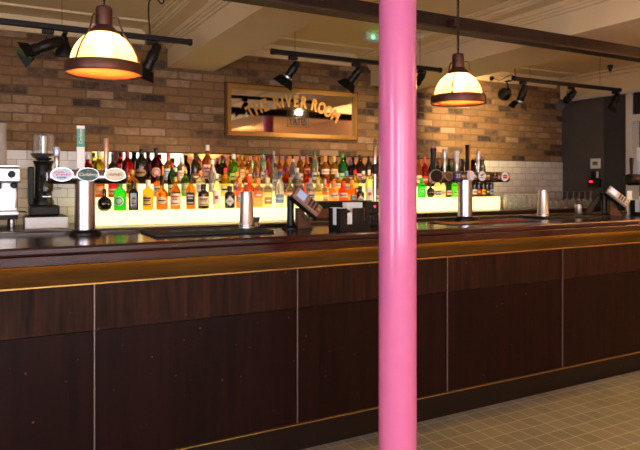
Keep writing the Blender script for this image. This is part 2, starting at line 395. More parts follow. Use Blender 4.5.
w = MB(); w.box(BX0 + 7.028 + .003, BX1, BY, BY + 0.03, 0.743, 0.947, W_UPPER); rel(w, 'upper_panel')
w = MB(); w.box(BX0 + 7.028 + .003, BX1, BY + 0.005, BY + 0.03, 0.140, 0.739, W_PANEL); rel(w, 'lower_panel')
w = MB(); w.box(BX0 + 7.028 - 0.0025, BX0 + 7.028 + 0.0025, BY - 0.003, BY + 0.02, 0.14, 0.947, STRIP); rel(w, 'seam_strip')

# ------------------------------------------------------------------ back counters and lit stepped shelves
XS = 3.58; YCB = 4.72; ZL, ZR = 1.06, 1.10
def back_counter(x0, x1, zt, label, front=YCB):
    t = thing('back_counter', label, 'counter', ((x0 + x1) / 2, front, 0)); hw = (x1 - x0) / 2
    MB().box(-hw, hw, -0.02, YB - front - 0.03, zt - 0.035, zt, W_BACK, bev=0.004).build('worktop', t)
    MB().box(-hw, hw, 0.02, YB - front - 0.03, 0.0, zt - 0.036, W_BACK).build('cabinet', t)
    for k in range(int((x1 - x0) / 0.6)):
        d = MB().box(-hw + 0.6 * k + 0.02, -hw + 0.6 * k + 0.58, 0.0, 0.019, 0.1, zt - 0.06, W_PANEL).build('door', t)
        MB().box(-hw + 0.6 * k + 0.5, -hw + 0.6 * k + 0.52, -0.025, -0.001, zt - 0.3, zt - 0.15, STEEL).build('handle', d)
back_counter(XL + 0.02, XS - 0.002, ZL, 'dark wood back counter carrying the coffee machine and long lit shelf')
back_counter(XS + 0.002, XR - 0.02, ZR, 'dark wood back counter carrying the glasses, beyond the pink column')
EDGE = mat('acrylic_edge', (250, 240, 190), 0.2, emis=0.5, emcol=(255, 236, 150))
def lit_shelf(x0, x1, zb, steps, label):
    # steps: list of (y0,y1,ztop)
    t = thing('lit_shelf', label, 'shelf', ((x0 + x1) / 2, steps[0][0], zb)); hw = (x1 - x0) / 2; Y0 = steps[0][0]
    for i, (a, b, zt) in enumerate(steps):
        o = MB().box(-hw, hw, a - Y0 + (0.0005 if i else 0), b - Y0, 0.0, zt - zb - 0.006, LITBOX).build('light_box', t)
        MB().box(-hw, hw, a - Y0 - 0.002 + (0.003 if i else 0), b - Y0, zt - zb - 0.0055, zt - zb, EDGE).build('step_top', o)
F1, F2, F3 = (5.01, 5.13, 1.172), (5.13, 5.26, 1.276), (5.26, 5.40, 1.383)
lit_shelf(xat(83, 5.01), XS - 0.03, ZL, [F1, F2, F3], 'long glowing yellow stepped shelf holding bottles on the near side of the column')
G1, G2 = (5.01, 5.16, 1.238), (5.16, 5.34, 1.35)
lit_shelf(XS + 0.03, xat(500, 5.01), ZR, [G1, G2], 'shorter glowing yellow stepped shelf behind the seven-badge beer font')

# ------------------------------------------------------------------ bottles
PROF = {   # (radius, height) as fractions of (R, H); body end index gives neck
 'spirit': [(0.92, 0), (1, .02), (1, .55), (.9, .62), (.55, .70), (.36, .75), (.34, .90)],
 'wine':   [(0.92, 0), (1, .02), (1, .60), (.92, .66), (.6, .73), (.38, .79), (.34, .92)],
 'round':  [(0.9, 0), (1, .03), (1, .50), (.96, .58), (.78, .66), (.45, .71), (.36, .75), (.36, .88)],
 'tall':   [(0.92, 0), (1, .02), (.98, .62), (.8, .70), (.5, .80), (.38, .88), (.36, .93)],
 'stout':  [(0.92, 0), (1, .03), (1, .58), (.93, .66), (.6, .72), (.42, .74), (.42, .84)],
 'squat':  [(0.5, 0), (.85, .08), (1, .25), (1, .38), (.85, .52), (.4, .62), (.26, .66), (.24, .85)],
 'square': [(0.95, 0), (1, .02), (1, .58), (.85, .66), (.45, .71), (.4, .74), (.4, .86)],
 'cone':   [(0.95, 0), (1, .02), (.9, .4), (.62, .64), (.42, .78), (.36, .90)],
}
GL = {}
def glass(c, op=False):
    k = (tuple(c), op)
    if k not in GL:
        nm = 'bottle_glass_%d_%d_%d' % tuple(c)
        if op or max(c) < 45: GL[k] = mat(nm + '_opaque', c, 0.12, coat=0.4)
        else: GL[k] = mat(nm, c, 0.08, trans=0.85, ior=1.2)
    return GL[k]
def lm(c, pre='label_ink', **kw): return mat('%s_%d_%d_%d' % (pre, *c), c, kw.get('rough', 0.55))
def bottle(x, y, z, R, H, kind, gcol, capc, lab, label, group, rz=0.0, op=False):
    t = thing('bottle', label, 'bottle', (x, y, z), rz, group)
    pr = PROF[kind]; n = 20
    M = None
    p = [(r * R, h * H) for r, h in pr]
    nb = 4 if kind == 'square' else n
    if kind == 'square':
        w = MB(); v = []; f = []; sec = 16
        for (r, h) in p:
            for j in range(sec):
                a = 2 * PI * (j + 0.5) / sec; q = max(abs(math.cos(a)), abs(math.sin(a))); bl = min(1, max(0, (r / R - 0.45) / 0.5)); rr = r * ((1 / q) * 0.93 * bl + (1 - bl))
                v.append((rr * math.cos(a), rr * math.sin(a), h))
        for i in range(len(p) - 1):
            for j in range(sec): f.append((i * sec + j, i * sec + (j + 1) % sec, (i + 1) * sec + (j + 1) % sec, (i + 1) * sec + j))
        f.append(tuple(reversed(range(sec)))); f.append(tuple(range((len(p) - 1) * sec, len(p) * sec)))
        w.add(v, f, glass(gcol, op), False); w.build('glass_body', t)
    else:
        MB().lathe(p, glass(gcol, op), n).build('glass_body', t)
    rn, hn = p[-1]
    MB().lathe([(rn * 1.12, hn - 0.10 * H * (0.5 if kind != 'squat' else .2)), (rn * 1.14, H * 0.985), (rn * 1.0, H)], lm(capc, 'cap', rough=.35), 14).build('cap', t)
    if lab:
        lc, ic, shape = lab; rr = 1.025 * R if kind != 'square' else 0.96 * R
        w = MB(); zc = H * (0.32 if kind != 'squat' else .31)
        def patch(a0, a1, z0, z1, m, r):
            k = 8
            if kind == 'square':
                xs0, xs1 = math.sin(a0) * R, math.sin(a1) * R
                w.box(xs0, xs1, -r, -r + 0.001, z0, z1, m); return
            v = []; f = []
            for i in range(k + 1):
                a = a0 + (a1 - a0) * i / k
                for q in (r, r - 0.0012):
                    for zz in (z0, z1): v.append((q * math.sin(a), -q * math.cos(a), zz))
            for i in range(k):
                o = i * 4; f += [(o, o + 4, o + 5, o + 1), (o + 2, o + 3, o + 7, o + 6), (o + 1, o + 5, o + 7, o + 3), (o, o + 2, o + 6, o + 4)]
            f += [(0, 1, 3, 2), (k * 4, k * 4 + 2, k * 4 + 3, k * 4 + 1)]
            w.add(v, f, m, False)
        def disc(rad, m, r, sx=1.0, n=12, diamond=False):
            am = min(1.2, rad * sx / R); v = []; f = []
            for i in range(n + 1):
                q = -1 + 2 * i / n; h = rad * (1.02 - abs(q) if diamond else math.sqrt(max(0.004, 1 - q * q))); a = am * q
                for zz in (zc - h, zc + h): v.append((r * math.sin(a), -r * math.cos(a), zz))
            w.add(v, [(2 * i, 2 * i + 2, 2 * i + 3, 2 * i + 1) for i in range(n)], m, False)
        ml, mk = lm(lc, 'label_paper'), lm(ic)
        if shape == 'rect':
            patch(-1.0, 1.0, zc - .19 * H, zc + .17 * H, ml, rr)
            patch(-.7, .7, zc + .05 * H, zc + .10 * H, mk, rr + .0012); patch(-.55, .55, zc - .02 * H, zc + .015 * H, mk, rr + .0012); patch(-.75, .75, zc - .15 * H, zc - .12 * H, mk, rr + .0012)
        elif shape == 'low':
            patch(-1.0, 1.0, zc - .20 * H, zc + .03 * H, ml, rr); patch(-.7, .7, zc - .11 * H, zc - .06 * H, mk, rr + .0012)
        elif shape == 'high':
            patch(-1.0, 1.0, zc + .02 * H, zc + .2 * H, ml, rr); patch(-.7, .7, zc + .08 * H, zc + .13 * H, mk, rr + .0012)
        elif shape == 'round':
            disc(R * .82, ml, rr + .0006); disc(R * .62, mk, rr + .0016); disc(R * .45, ml, rr + .0024)
        elif shape == 'dot':
            patch(-.95, .95, zc - .19 * H, zc + .20 * H, ml, rr); disc(R * .42, mk, rr + .0016)
        elif shape == 'oval':
            disc(R * .62, ml, rr + .0006, 1.45); patch(-.7, .7, zc - .02 * H, zc + .02 * H, mk, rr + .0016)
        elif shape == 'diamond':
            disc(R * .95, ml, rr + .0006, 1.0, diamond=True); patch(-.4, .4, zc - .015 * H, zc + .015 * H, mk, rr + .0016)
        elif shape == 'band':
            patch(-PI * .98, PI * .98, zc - .03 * H, zc + .03 * H, ml, rr)
        w.build('label', t)
    return t

K = (18, 16, 15); WH = (226, 220, 206); CR = (222, 200, 150); RD = (190, 40, 36); AM = (214, 120, 30); ORG = (246, 130, 40); PCH = (250, 176, 110)
CLR = (236, 238, 222); YEL = (240, 190, 50); GRN = (60, 190, 40); DGR = (40, 70, 30); DRK = (30, 18, 14); GLD = (190, 150, 60); BLU = (80, 150, 190); PUR = (84, 40, 110); SIL = (190, 190, 190)
# px, top px, kind, width px, glass, cap, (label colour, ink, shape) or None, short description
FRONT = [
 (104.5, 189, 'squat', 15, K, K, (GLD, K, 'band'), 'squat round black bottle with gold band'),
 (120, 181, 'stout', 11.5, (40, 200, 40), (40, 150, 40), ((190, 240, 190), (30, 150, 40), 'round'), 'bright green bottle with round emblem'),
 (133.5, 181, 'square', 10.5, DRK, K, ((176, 150, 150), K, 'round'), 'near-black bottle with pinkish round label'),
 (148, 180, 'stout', 9.8, (250, 170, 30), WH, ((252, 196, 70), K, 'rect'), 'yellow-orange bottle with dark lettering'),
 (162, 181, 'spirit', 10.6, AM, K, (CR, K, 'oval'), 'amber bottle with cream oval label'),
 (175.4, 177, 'spirit', 9.6, AM, GLD, (WH, RD, 'rect'), 'amber bottle with white label'),
 (191, 175, 'square', 9.4, AM, K, (K, SIL, 'rect'), 'square amber bottle with black label'),
 (203.5, 184, 'stout', 10.4, DRK, K, (CR, K, 'rect'), 'short black bottle with cream label'),
 (217, 174, 'wine', 8.0, (226, 236, 190), WH, (WH, RD, 'dot'), 'pale clear bottle with red dot label'),
 (229.7, 186, 'stout', 10.0, K, K, ((186, 184, 186), K, 'diamond'), 'stubby black bottle with grey diamond label'),
 (240, 178, 'square', 9.0, ORG, (240, 150, 60), (BLU, CR, 'round'), 'orange bottle with blue roundel'),
 (249.3, 176, 'stout', 8.8, (236, 90, 30), (220, 70, 30), ((240, 180, 160), RD, 'high'), 'red-orange bottle with pink label'),
 (258.4, 178, 'stout', 8.4, PCH, (220, 120, 60), ((240, 120, 70), WH, 'high'), 'peach bottle with coral label'),
 (267.7, 178, 'stout', 8.4, (244, 228, 170), CR, (GLD, WH, 'low'), 'clear bottle with small gold label'),
 (279.6, 171, 'wine', 8.4, (232, 236, 226), (50, 70, 140), ((130, 160, 210), WH, 'low'), 'frosted bottle with dark blue cap'),
 (290, 178, 'spirit', 7.6, (240, 226, 160), GLD, ((240, 226, 180), GLD, 'rect'), 'pale gold bottle with cream label'),
 (299, 173, 'round', 9.0, (236, 226, 190), SIL, (PUR, WH, 'high'), 'clear bottle with purple label'),
 (310.5, 178, 'wine', 7.6, CLR, SIL, (WH, DGR, 'rect'), 'clear bottle with white and green label'),
 (318, 179, 'stout', 6.4, (246, 226, 150), CR, None, 'unlabelled pale yellow bottle'),
 (325, 179, 'square', 6.4, (248, 224, 150), SIL, (CR, GLD, 'low'), 'pale yellow square bottle'),
 (333.2, 181, 'stout', 8.6, (252, 160, 90), (230, 120, 60), (WH, RD, 'high'), 'peach bottle with white label'),
 (343, 181, 'stout', 8.6, (236, 84, 24), (220, 70, 30), (WH, RD, 'high'), 'red-orange bottle with white label'),
 (351.9, 180, 'square', 8.0, ORG, (240, 150, 60), (BLU, CR, 'round'), 'orange bottle with large blue roundel'),
 (360.2, 186, 'stout', 7.6, K, K, ((206, 202, 200), K, 'diamond'), 'stubby black bottle with white diamond label'),
 (369, 170, 'wine', 7.0, (236, 236, 150), WH, (WH, RD, 'dot'), 'yellowish clear bottle with red dot label'),
 (377.3, 177, 'wine', 7.0, DRK, K, (CR, K, 'low'), 'dark bottle half hidden by pink column'),
]
MID = [
 (100, 174, 'spirit', 9, (150, 70, 20), K, (ORG, CR, 'rect'), 'brown bottle with orange label'),
 (113, 173, 'spirit', 9, (170, 20, 20), K, (CR, RD, 'low'), 'red bottle with cream label'),
 (132, 170, 'spirit', 11, (226, 160, 50), GLD, (GLD, K, 'rect'), 'wide golden bottle with gold label'),
 (157.6, 176, 'wine', 8, (190, 90, 20), K, (WH, K, 'rect'), 'brown bottle with white label'),
 (172, 163, 'wine', 8, DGR, (160, 40, 40), (CR, DGR, 'low'), 'dark green bottle with cream label'),
 (185.5, 170, 'wine', 8, (80, 120, 40), GLD, ((150, 170, 90), CR, 'rect'), 'mossy green bottle with gold cap'),
 (200.5, 171, 'spirit', 9, (240, 220, 170), ORG, (WH, (150, 160, 190), 'rect'), 'pale bottle with orange cap'),
 (212.5, 160, 'tall', 8, CLR, WH, (WH, SIL, 'low'), 'tall frosted white bottle'),
 (225.5, 168, 'spirit', 9, YEL, (220, 50, 50), (CR, K, 'low'), 'yellow bottle with red cap'),
 (237, 172, 'square', 9, ORG, (240, 150, 60), (BLU, CR, 'round'), 'orange bottle with blue roundel label'),
 (247, 170, 'wine', 7.6, AM, GLD, (WH, RD, 'rect'), 'amber bottle with white rectangular label'),
 (256, 172, 'spirit', 7.6, (240, 190, 90), PUR, (CR, RD, 'low'), 'honey bottle with purple cap'),
 (266, 170, 'wine', 7.6, CLR, (220, 70, 110), (WH, RD, 'low'), 'clear bottle with pink cap'),
 (275.5, 163, 'wine', 7.6, CLR, K, (WH, BLU, 'rect'), 'clear bottle with black cap'),
 (286.5, 168, 'spirit', 9, (224, 70, 24), PUR, (PUR, ORG, 'rect'), 'red-orange bottle with purple label'),
 (297, 168, 'round', 8.6, (200, 210, 230), WH, ((70, 90, 170), WH, 'rect'), 'pale bottle with blue label'),
 (308.5, 170, 'spirit', 9, (228, 60, 24), PUR, (WH, PUR, 'rect'), 'red-orange bottle with white and purple label'),
 (318.3, 172, 'wine', 7, (244, 210, 90), GLD, (CR, GLD, 'rect'), 'yellow bottle with cream label'),
 (326.5, 174, 'wine', 6.8, (226, 60, 40), RD, (CR, RD, 'low'), 'slim red bottle with red cap'),
 (337, 173, 'stout', 8.6, (250, 170, 60), SIL, (WH, ORG, 'high'), 'orange bottle with white upper label'),
 (346.5, 171, 'stout', 8.2, (240, 140, 70), (90, 130, 170), (BLU, WH, 'low'), 'coral bottle with blue lower label'),
 (355, 170, 'spirit', 7.6, YEL, (220, 40, 40), (CR, K, 'low'), 'yellow bottle with bright red cap'),
 (363.5, 171, 'tall', 7.4, (240, 238, 230), WH, None, 'plain white bottle'),
 (373.5, 173, 'spirit', 7.6, (240, 220, 120), GLD, ((240, 210, 90), K, 'rect'), 'pale bottle with yellow label'),
]
TOP = [
 (87.5, 155, 'spirit', 10, (170, 24, 20), SIL, (RD, CR, 'rect'), 'dark red bottle with red label'),
 (99, 151, 'round', 10, (190, 160, 20), SIL, (GLD, K, 'low'), 'olive yellow round bottle'),
 (113, 154, 'spirit', 9, DRK, K, (CR, K, 'low'), 'dark bottle with black cap'),
 (127.3, 151, 'wine', 10.5, (170, 30, 24), (150, 20, 20), (RD, CR, 'low'), 'tall red bottle with red cap'),
 (141.6, 149, 'wine', 12.6, K, K, ((150, 110, 70), K, 'oval'), 'large black bottle with brown oval label'),
 (156.3, 148, 'spirit', 11, (90, 16, 14), K, ((200, 170, 160), RD, 'round'), 'deep red bottle with round label'),
 (168.5, 153, 'spirit', 9.4, AM, RD, (WH, BLU, 'rect'), 'amber bottle with white and blue label'),
 (181.8, 157, 'stout', 9, (240, 200, 150), WH, (WH, ORG, 'rect'), 'pale bottle with orange-lettered label'),
 (195.5, 154, 'wine', 9.2, DRK, K, ((120, 60, 40), CR, 'low'), 'very dark brown bottle'),
 (207.4, 145, 'spirit', 10, (196, 100, 40), SIL, ((230, 190, 170), RD, 'rect'), 'amber bottle with steel pourer'),
 (217.6, 158, 'wine', 6.6, (50, 30, 40), PUR, (CR, PUR, 'low'), 'dark bottle with purple cap'),
 (224.6, 158, 'wine', 6.6, (70, 40, 30), PUR, ((180, 60, 40), CR, 'low'), 'dark brown bottle with purple cap'),
 (233.6, 154, 'round', 10.6, (110, 180, 40), WH, ((150, 210, 90), DGR, 'low'), 'large lime green bottle with white cap'),
 (242.2, 155, 'spirit', 7, (236, 150, 40), GLD, (CR, AM, 'rect'), 'amber bottle with tan label'),
 (249, 156, 'spirit', 7, (226, 130, 30), AM, (WH, AM, 'low'), 'amber bottle with low white label'),
 (256, 156, 'spirit', 7, (240, 160, 60), AM, ((240, 210, 180), RD, 'round'), 'amber bottle with round pale label'),
 (262.8, 150, 'wine', 6.4, (200, 220, 170), (40, 110, 50), (WH, DGR, 'low'), 'clear bottle with green cap'),
 (268.4, 158, 'tall', 5, (220, 80, 60), RD, None, 'slim red bottle'),
 (273.7, 151, 'tall', 5.4, CLR, SIL, None, 'clear bottle with silver cap'),
 (279.4, 155, 'spirit', 5.8, AM, PUR, (ORG, PUR, 'rect'), 'amber bottle with purple cap'),
 (285.4, 155, 'spirit', 5.8, AM, PUR, ((220, 90, 40), CR, 'rect'), 'amber bottle with purple cap and red label'),
 (293, 159, 'tall', 7, (226, 220, 210), SIL, ((150, 160, 200), WH, 'low'), 'clear bottle with grey-blue label'),
 (300, 155, 'spirit', 6, AM, PUR, (CR, PUR, 'low'), 'amber bottle with purple cap and cream label'),
 (306.4, 155, 'spirit', 6, (220, 110, 30), PUR, ((226, 120, 50), K, 'high'), 'copper bottle with purple cap'),
 (314.3, 151, 'wine', 7, (190, 210, 170), (40, 100, 50), ((200, 200, 190), DGR, 'low'), 'pale clear bottle with dark green cap'),
 (325, 156, 'stout', 8, (236, 140, 30), ORG, (WH, ORG, 'high'), 'orange-amber bottle with white band'),
 (333.8, 156, 'stout', 7.6, (230, 150, 50), GLD, (CR, ORG, 'high'), 'orange-amber bottle with cream band'),
 (342.3, 154, 'wine', 8, (60, 170, 50), (50, 150, 50), ((200, 230, 180), GRN, 'low'), 'green bottle with green cap'),
 (350.8, 160, 'stout', 7, (60, 30, 30), PUR, ((90, 60, 90), WH, 'low'), 'dark bottle with violet cap'),
 (360, 155, 'wine', 8.6, (90, 40, 16), K, ((230, 190, 170), RD, 'low'), 'brown bottle with pale label'),
 (368.6, 156, 'wine', 7.6, DRK, K, ((150, 30, 30), CR, 'low'), 'dark bottle with dark red label'),
 (377, 157, 'wine', 7, (120, 60, 20), K, None, 'brown bottle by pink column'),
]
RFRONT = [
 (421.8, 178, 'stout', 8, (40, 200, 50), (40, 160, 50), ((120, 230, 120), (30, 150, 40), 'round'), 'vivid green bottle with round emblem'),
 (430.6, 182, 'squat', 7.6, K, K, (GLD, K, 'band'), 'small squat black bottle'),
 (437.6, 178, 'stout', 6.4, (244, 232, 160), WH, ((60, 90, 170), WH, 'low'), 'pale yellow bottle with blue label'),
 (443.2, 178, 'spirit', 4.8, (238, 226, 170), SIL, (CR, GLD, 'low'), 'slim cream-labelled bottle'),
 (448.6, 178, 'wine', 5.6, (40, 60, 24), K, ((210, 190, 170), RD, 'low'), 'dark green bottle with pale label'),
 (454.6, 178, 'stout', 6.0, (90, 210, 40), GRN, ((150, 230, 90), DGR, 'low'), 'lime bottle'),
 (462.5, 176, 'wine', 6.4, (70, 60, 20), K, (CR, K, 'low'), 'olive bottle behind the font post'),
 (474.2, 176, 'wine', 5.6, DRK, K, (WH, K, 'low'), 'wine bottle with white label'),
 (478.6, 176, 'wine', 5.2, DRK, RD, (RD, CR, 'low'), 'wine bottle with red label'),
 (483, 176, 'wine', 5.0, DRK, K, (YEL, K, 'low'), 'wine bottle with yellow label'),
 (487.1, 176, 'wine', 4.6, DRK, K, ((60, 40, 40), CR, 'low'), 'wine bottle with dark label'),
 (491, 176, 'wine', 4.4, DRK, (60, 60, 120), ((150, 160, 180), K, 'low'), 'wine bottle with grey-blue label'),
]
RTOP = [
 (418.6, 155, 'spirit', 6, (240, 120, 40), K, (CR, RD, 'low'), 'orange bottle with black cap'),
 (424.8, 157, 'stout', 6, (220, 40, 30), RD, (RD, CR, 'low'), 'red bottle with red cap'),
 (431.4, 158, 'wine', 6, (60, 30, 20), K, (CR, K, 'low'), 'brown bottle behind the dark tap handle'),
 (438.2, 162, 'wine', 6, (40, 80, 30), K, None, 'green bottle with black cap'),
 (445.5, 162, 'wine', 6, (60, 130, 40), GRN, None, 'green bottle with green cap'),
 (452, 163, 'stout', 5.6, (70, 120, 50), DGR, None, 'leaf green bottle with dark cap'),
 (458.3, 158, 'wine', 6, DRK, K, None, 'black wine bottle'),
 (464.4, 159, 'wine', 5.6, DRK, K, ((70, 50, 40), CR, 'low'), 'dark wine bottle behind the tall tap handle'),
 (470.4, 157, 'wine', 5.8, (90, 14, 14), RD, (RD, K, 'low'), 'dark red bottle'),
 (476.2, 158, 'wine', 5.8, DRK, K, ((60, 70, 60), CR, 'low'), 'wine bottle behind the slim chrome handle'),
 (482.4, 156, 'wine', 6, (40, 34, 16), (40, 50, 80), (YEL, K, 'low'), 'dark bottle with blue cap'),
]
def short(d): return d.split(' with ')[0].split(' by ')[0].split(' behind ')[0].split(' half ')[0]
SEEN = set()
def row(lst, step, tier, group, zoff=0.0):
    Y = (step[0] + step[1]) / 2 - 0.005; zb = step[2]
    info = []
    for (px, top, kind, wpx, *_r) in lst:
        d = depth(px, Y); cosphi = F_PX / math.hypot(F_PX, px - 320)
        R = 0.55 * wpx * d / F_PX * cosphi; x = xat(px, Y); H = zat(px, top, Y) - zb
        info.append([x, R, H, kind])
    for i in range(len(info)):        # keep neighbours apart
        R = info[i][1] * (1.09 if info[i][3] == 'square' else 1)
        for j in (i - 1, i + 1):
            if 0 <= j < len(info):
                gap = abs(info[i][0] - info[j][0]); rj = info[j][1]
                if info[i][1] + rj + 0.006 > gap:
                    s = (gap - 0.007) / (info[i][1] + rj); info[i][1] *= s; info[j][1] *= s
    for i, (e, inf) in enumerate(zip(lst, info)):
        px, top, kind, wpx, g, c, lab, desc = e
        x, R, H, _ = inf; R = min(R, 0.056)
        if kind == 'square': R *= 0.92
        a = short(lst[i - 1][7]) if i else None; b = short(lst[i + 1][7]) if i + 1 < len(lst) else None
        if a and b: lb = '%s, %s, between %s and %s' % (desc, tier, a, b)
        else: lb = '%s, at one end of the %s' % (desc, tier)
        if len(lb.split()) > 16: lb = '%s, %s, next to %s' % (desc, tier, b or a)
        if len(lb.split()) > 16: lb = '%s, %s' % (desc, tier)
        assert lb not in SEEN, lb
        SEEN.add(lb)
        bottle(x, Y, zb + 0.0005, R, H, kind, g, c, lab, lb, group, rz=-0.25 + random.uniform(-.2, .2))
row(FRONT, F1, 'lowest lit step', 'bottles on the lowest step of the long lit shelf')
row(MID, F2, 'middle lit step', 'bottles on the middle step of the long lit shelf')
row(TOP, F3, 'highest lit step', 'bottles on the highest step of the long lit shelf')
row(RFRONT, G1, 'short shelf lower step', 'bottles on the lower step of the short lit shelf')
row(RTOP, G2, 'short shelf upper step', 'bottles on the upper step of the short lit shelf')

# ------------------------------------------------------------------ gilt mirror with lettering
gx0, gx1, gz0, gz1, gy = 1.965, 3.43, 1.825, 2.345, 5.44
gc = ((gx0 + gx1) / 2, (gz0 + gz1) / 2)
t = thing('wall_mirror', 'wide gilt-framed mirror with arched gold lettering on the brick wall', 'mirror', (gc[0], YB, gc[1]))
hw, hh = (gx1 - gx0) / 2, (gz1 - gz0) / 2
w = MB()
def frame(w, hw, hh, wd, y0, y1, m):
    w.box(-hw, hw, y0, y1, hh - wd, hh, m); w.box(-hw, hw, y0, y1, -hh, -hh + wd, m)
    w.box(-hw, -hw + wd, y0, y1, -hh + wd, hh - wd, m); w.box(hw - wd, hw, y0, y1, -hh + wd, hh - wd, m)
frame(w, hw, hh, 0.018, -0.03, 0, mat('dark_gilt', (96, 66, 28), .45, metal=.6)); frame(w, hw - .018, hh - .018, 0.022, -0.045, 0, GOLD); frame(w, hw - .04, hh - .04, 0.018, -0.034, 0, GOLD)
w.build('frame', t)
MB().box(-hw + .058, hw - .058, -0.018, -0.004, -hh + .058, hh - .058, MIRROR).build('mirror_glass', t)
R0 = 0.93; cz = 0.115 - R0; phrase = 'THE RIVER ROOM'
widths = {'I': .55, ' ': .5, 'M': 1.25}
tot = sum(widths.get(c, 1) for c in phrase); acc = 0; w = MB()
for c in phrase + ' ':
    wd = widths.get(c, 1); a = ((acc + wd / 2) / tot - 0.5) * 1.16; acc += wd
    if c == ' ':
        w.build('arched_lettering', t); w = MB(); continue
    M = Matrix.Translation((R0 * math.sin(a), -0.0195, cz + R0 * math.cos(a))) @ FACE @ Matrix.Rotation(-a, 4, 'Z') @ Matrix.Diagonal((0.86, 1.22, 1, 1))
    w.text(c, 0.130, GOLDP, M, 0.0012, offset=.006)
DKINK = mat('dark_ink', (48, 34, 26), .6)
w = MB(); w.text('YATES', 0.082, DKINK, Matrix.Translation((0.035, -0.0195, -0.085)) @ FACE @ Matrix.Diagonal((.85, 1.2, 1, 1)), 0.0012, offset=.003)
for (a, b, c, d) in ((-.085, -.082, -.135, .02), (.152, .155, -.135, .02), (-.082, .152, -.135, -.132)): w.box(a, b, -0.0205, -0.0182, c, d, DKINK)
w.text('AT THE', 0.028, DKINK, Matrix.Translation((0.035, -0.0195, -0.022)) @ FACE, 0.0012) if False else w.box(-.0, .07, -0.0205, -0.0182, -.03, -.018, DKINK)
w.build('dark_lettering', t)

# ------------------------------------------------------------------ pendants
def pendant(x, y, ztop, label, clamp=False):
    t = thing('pendant_lamp', label, 'pendant lamp', (x, y, ztop - 0.31), 0, 'glass dome pendants above the bar')
    H = 0.31
    MB().lathe([(0.010, H), (0.026, H - .002), (0.034, H - .008), (0.0365, H - .02), (0.0365, H - .088), (0.042, H - .092), (0.048, H - .100), (0.062, H - .112), (0.069, H - .120), (0.070, H - .127), (0.03, H - .127)], COPPER, 32).build('housing', t)
    MB().lathe([(0.066, H - .128), (0.082, H - .140), (0.100, H - .156), (0.116, H - .176), (0.128, H - .198), (0.137, H - .222), (0.143, H - .250), (0.146, H - .272)], SHADE, 96, ribs=0.008, close=False).build('glass_shade', t)
    MB().lathe([(0.149, 0.054), (0.163, 0.052), (0.165, 0.047), (0.165, 0.008), (0.161, 0.003), (0.158, 0.008), (0.158, 0.040), (0.149, 0.044), (0.149, 0.054)], COPPER, 64, close=False).build('rim', t)
    MB().lathe([(0.157, 0.010), (0.130, 0.018), (0.09, 0.014), (0.04, 0.008), (0.0, 0.006)], LENS, 64, close=False).build('glass_lens', t)
    for k in range(3):
        a = -0.42 + PI * 2 / 3 * k; c, s_ = math.cos(a), math.sin(a)
        pts = [(0.034, H - .052), (0.052, H - .048), (0.062, H - .052), (0.068, H - .064), (0.073, H - .09), (0.086, H - .125), (0.108, H - .155), (0.130, H - .188), (0.146, H - .222), (0.156, H - .252), (0.158, H - .262)]
        MB().tube([(r * c, r * s_, z) for r, z in pts], 0.004, COPPER, 8).build('bail', t)
    MB().lathe([(0, .175), (0.014, .17), (0.016, .15), (0.03, .12), (0.033, .10), (0.026, .078), (0, .07)], BULB, 20).build('bulb', t)
    # chain
    w = MB(); z = H + 0.004; k = 0; zc = ZC - (ztop - 0.31)
    while z < zc - 0.028:
        ring = []
        for j in range(13):
            a = 2 * PI * j / 12; u = 0.0075 * math.cos(a); q = 0.0155 * math.sin(a)
            ring.append((u, 0, z + 0.0125 + q) if k % 2 else (0, u, z + 0.0125 + q))
        w.tube(ring, 0.0023, BLACKM, 6); z += 0.0225; k += 1
    w.build('chain', t)
    pts = [(0.004 * math.sin(i * .9), -0.004 * math.cos(i * .9), H + (zc - H) * i / 16) for i in range(17)]
    MB().tube(pts, 0.003, mat('brown_flex', (50, 32, 24), .6), 6).build('flex', t)
    MB().lathe([(0.012, zc - .03), (0.04, zc - .022), (0.05, zc - .004), (0.05, zc)], COPPER, 24).build('ceiling_rose', t)
    if clamp:
        zz = 2.376 - (ztop - 0.31)
        MB().box(-0.016, 0.016, 0.008, 0.090, zz - .02, zz + .02, COPPER, bev=.003).build('beam_clamp', t)
    L = bpy.data.lights.new('pendant_light', 'POINT'); L.energy = 25; L.color = (1, .66, .34); L.shadow_soft_size = 0.045
    o = bpy.data.objects.new('pendant_light', L); COL.objects.link(o); o.location = (x, y, ztop - 0.31 + .12)
    return t
PY = 2.86
pendant(xat(104, PY), PY, 2.185, 'large copper pendant lamp with glowing ribbed glass dome, over the three-badge font')
pendant(xat(458, PY), PY, 2.18, 'copper pendant lamp with glowing glass dome, over the seven-badge font', True)

# ------------------------------------------------------------------ lighting tracks and spotlights
TY, TZ = 4.25, 2.39
def track(x0, x1, label, rods):
    t = thing('lighting_track', label, 'lighting track', ((x0 + x1) / 2, TY, TZ), 0, 'black lighting tracks')
    h = (x1 - x0) / 2
    MB().box(-h, h, -.02, .02, -.018, .018, DKMETAL, bev=.006).build('rail', t)
    for s_ in (-1, 1): MB().lathe([(0.024, -.012), (0.024, .012)], BLACKM, 16, axis((s_ * (h - .014), 0, 0), 'X')).build('end_cap', t)
    for x in rods: MB().cyl(0.0018, 0.016, ZC - TZ, BLACKM, 8, Matrix.Translation((x - (x0 + x1) / 2, 0, 0))).build('hanger', t)
    return t
x1e = xat(192, TY)
track(-1.9, x1e, 'black lighting track near the large pendant, ending beside a ceiling beam', [xat(62, TY), -1.2])
track(xat(271, TY), xat(441, TY), 'black lighting track hanging above the gilt mirror', [xat(295, TY), xat(420, TY)])
track(xat(513, TY), xat(620, TY), 'black lighting track nearest the grey wall', [xat(530, TY), xat(600, TY)])
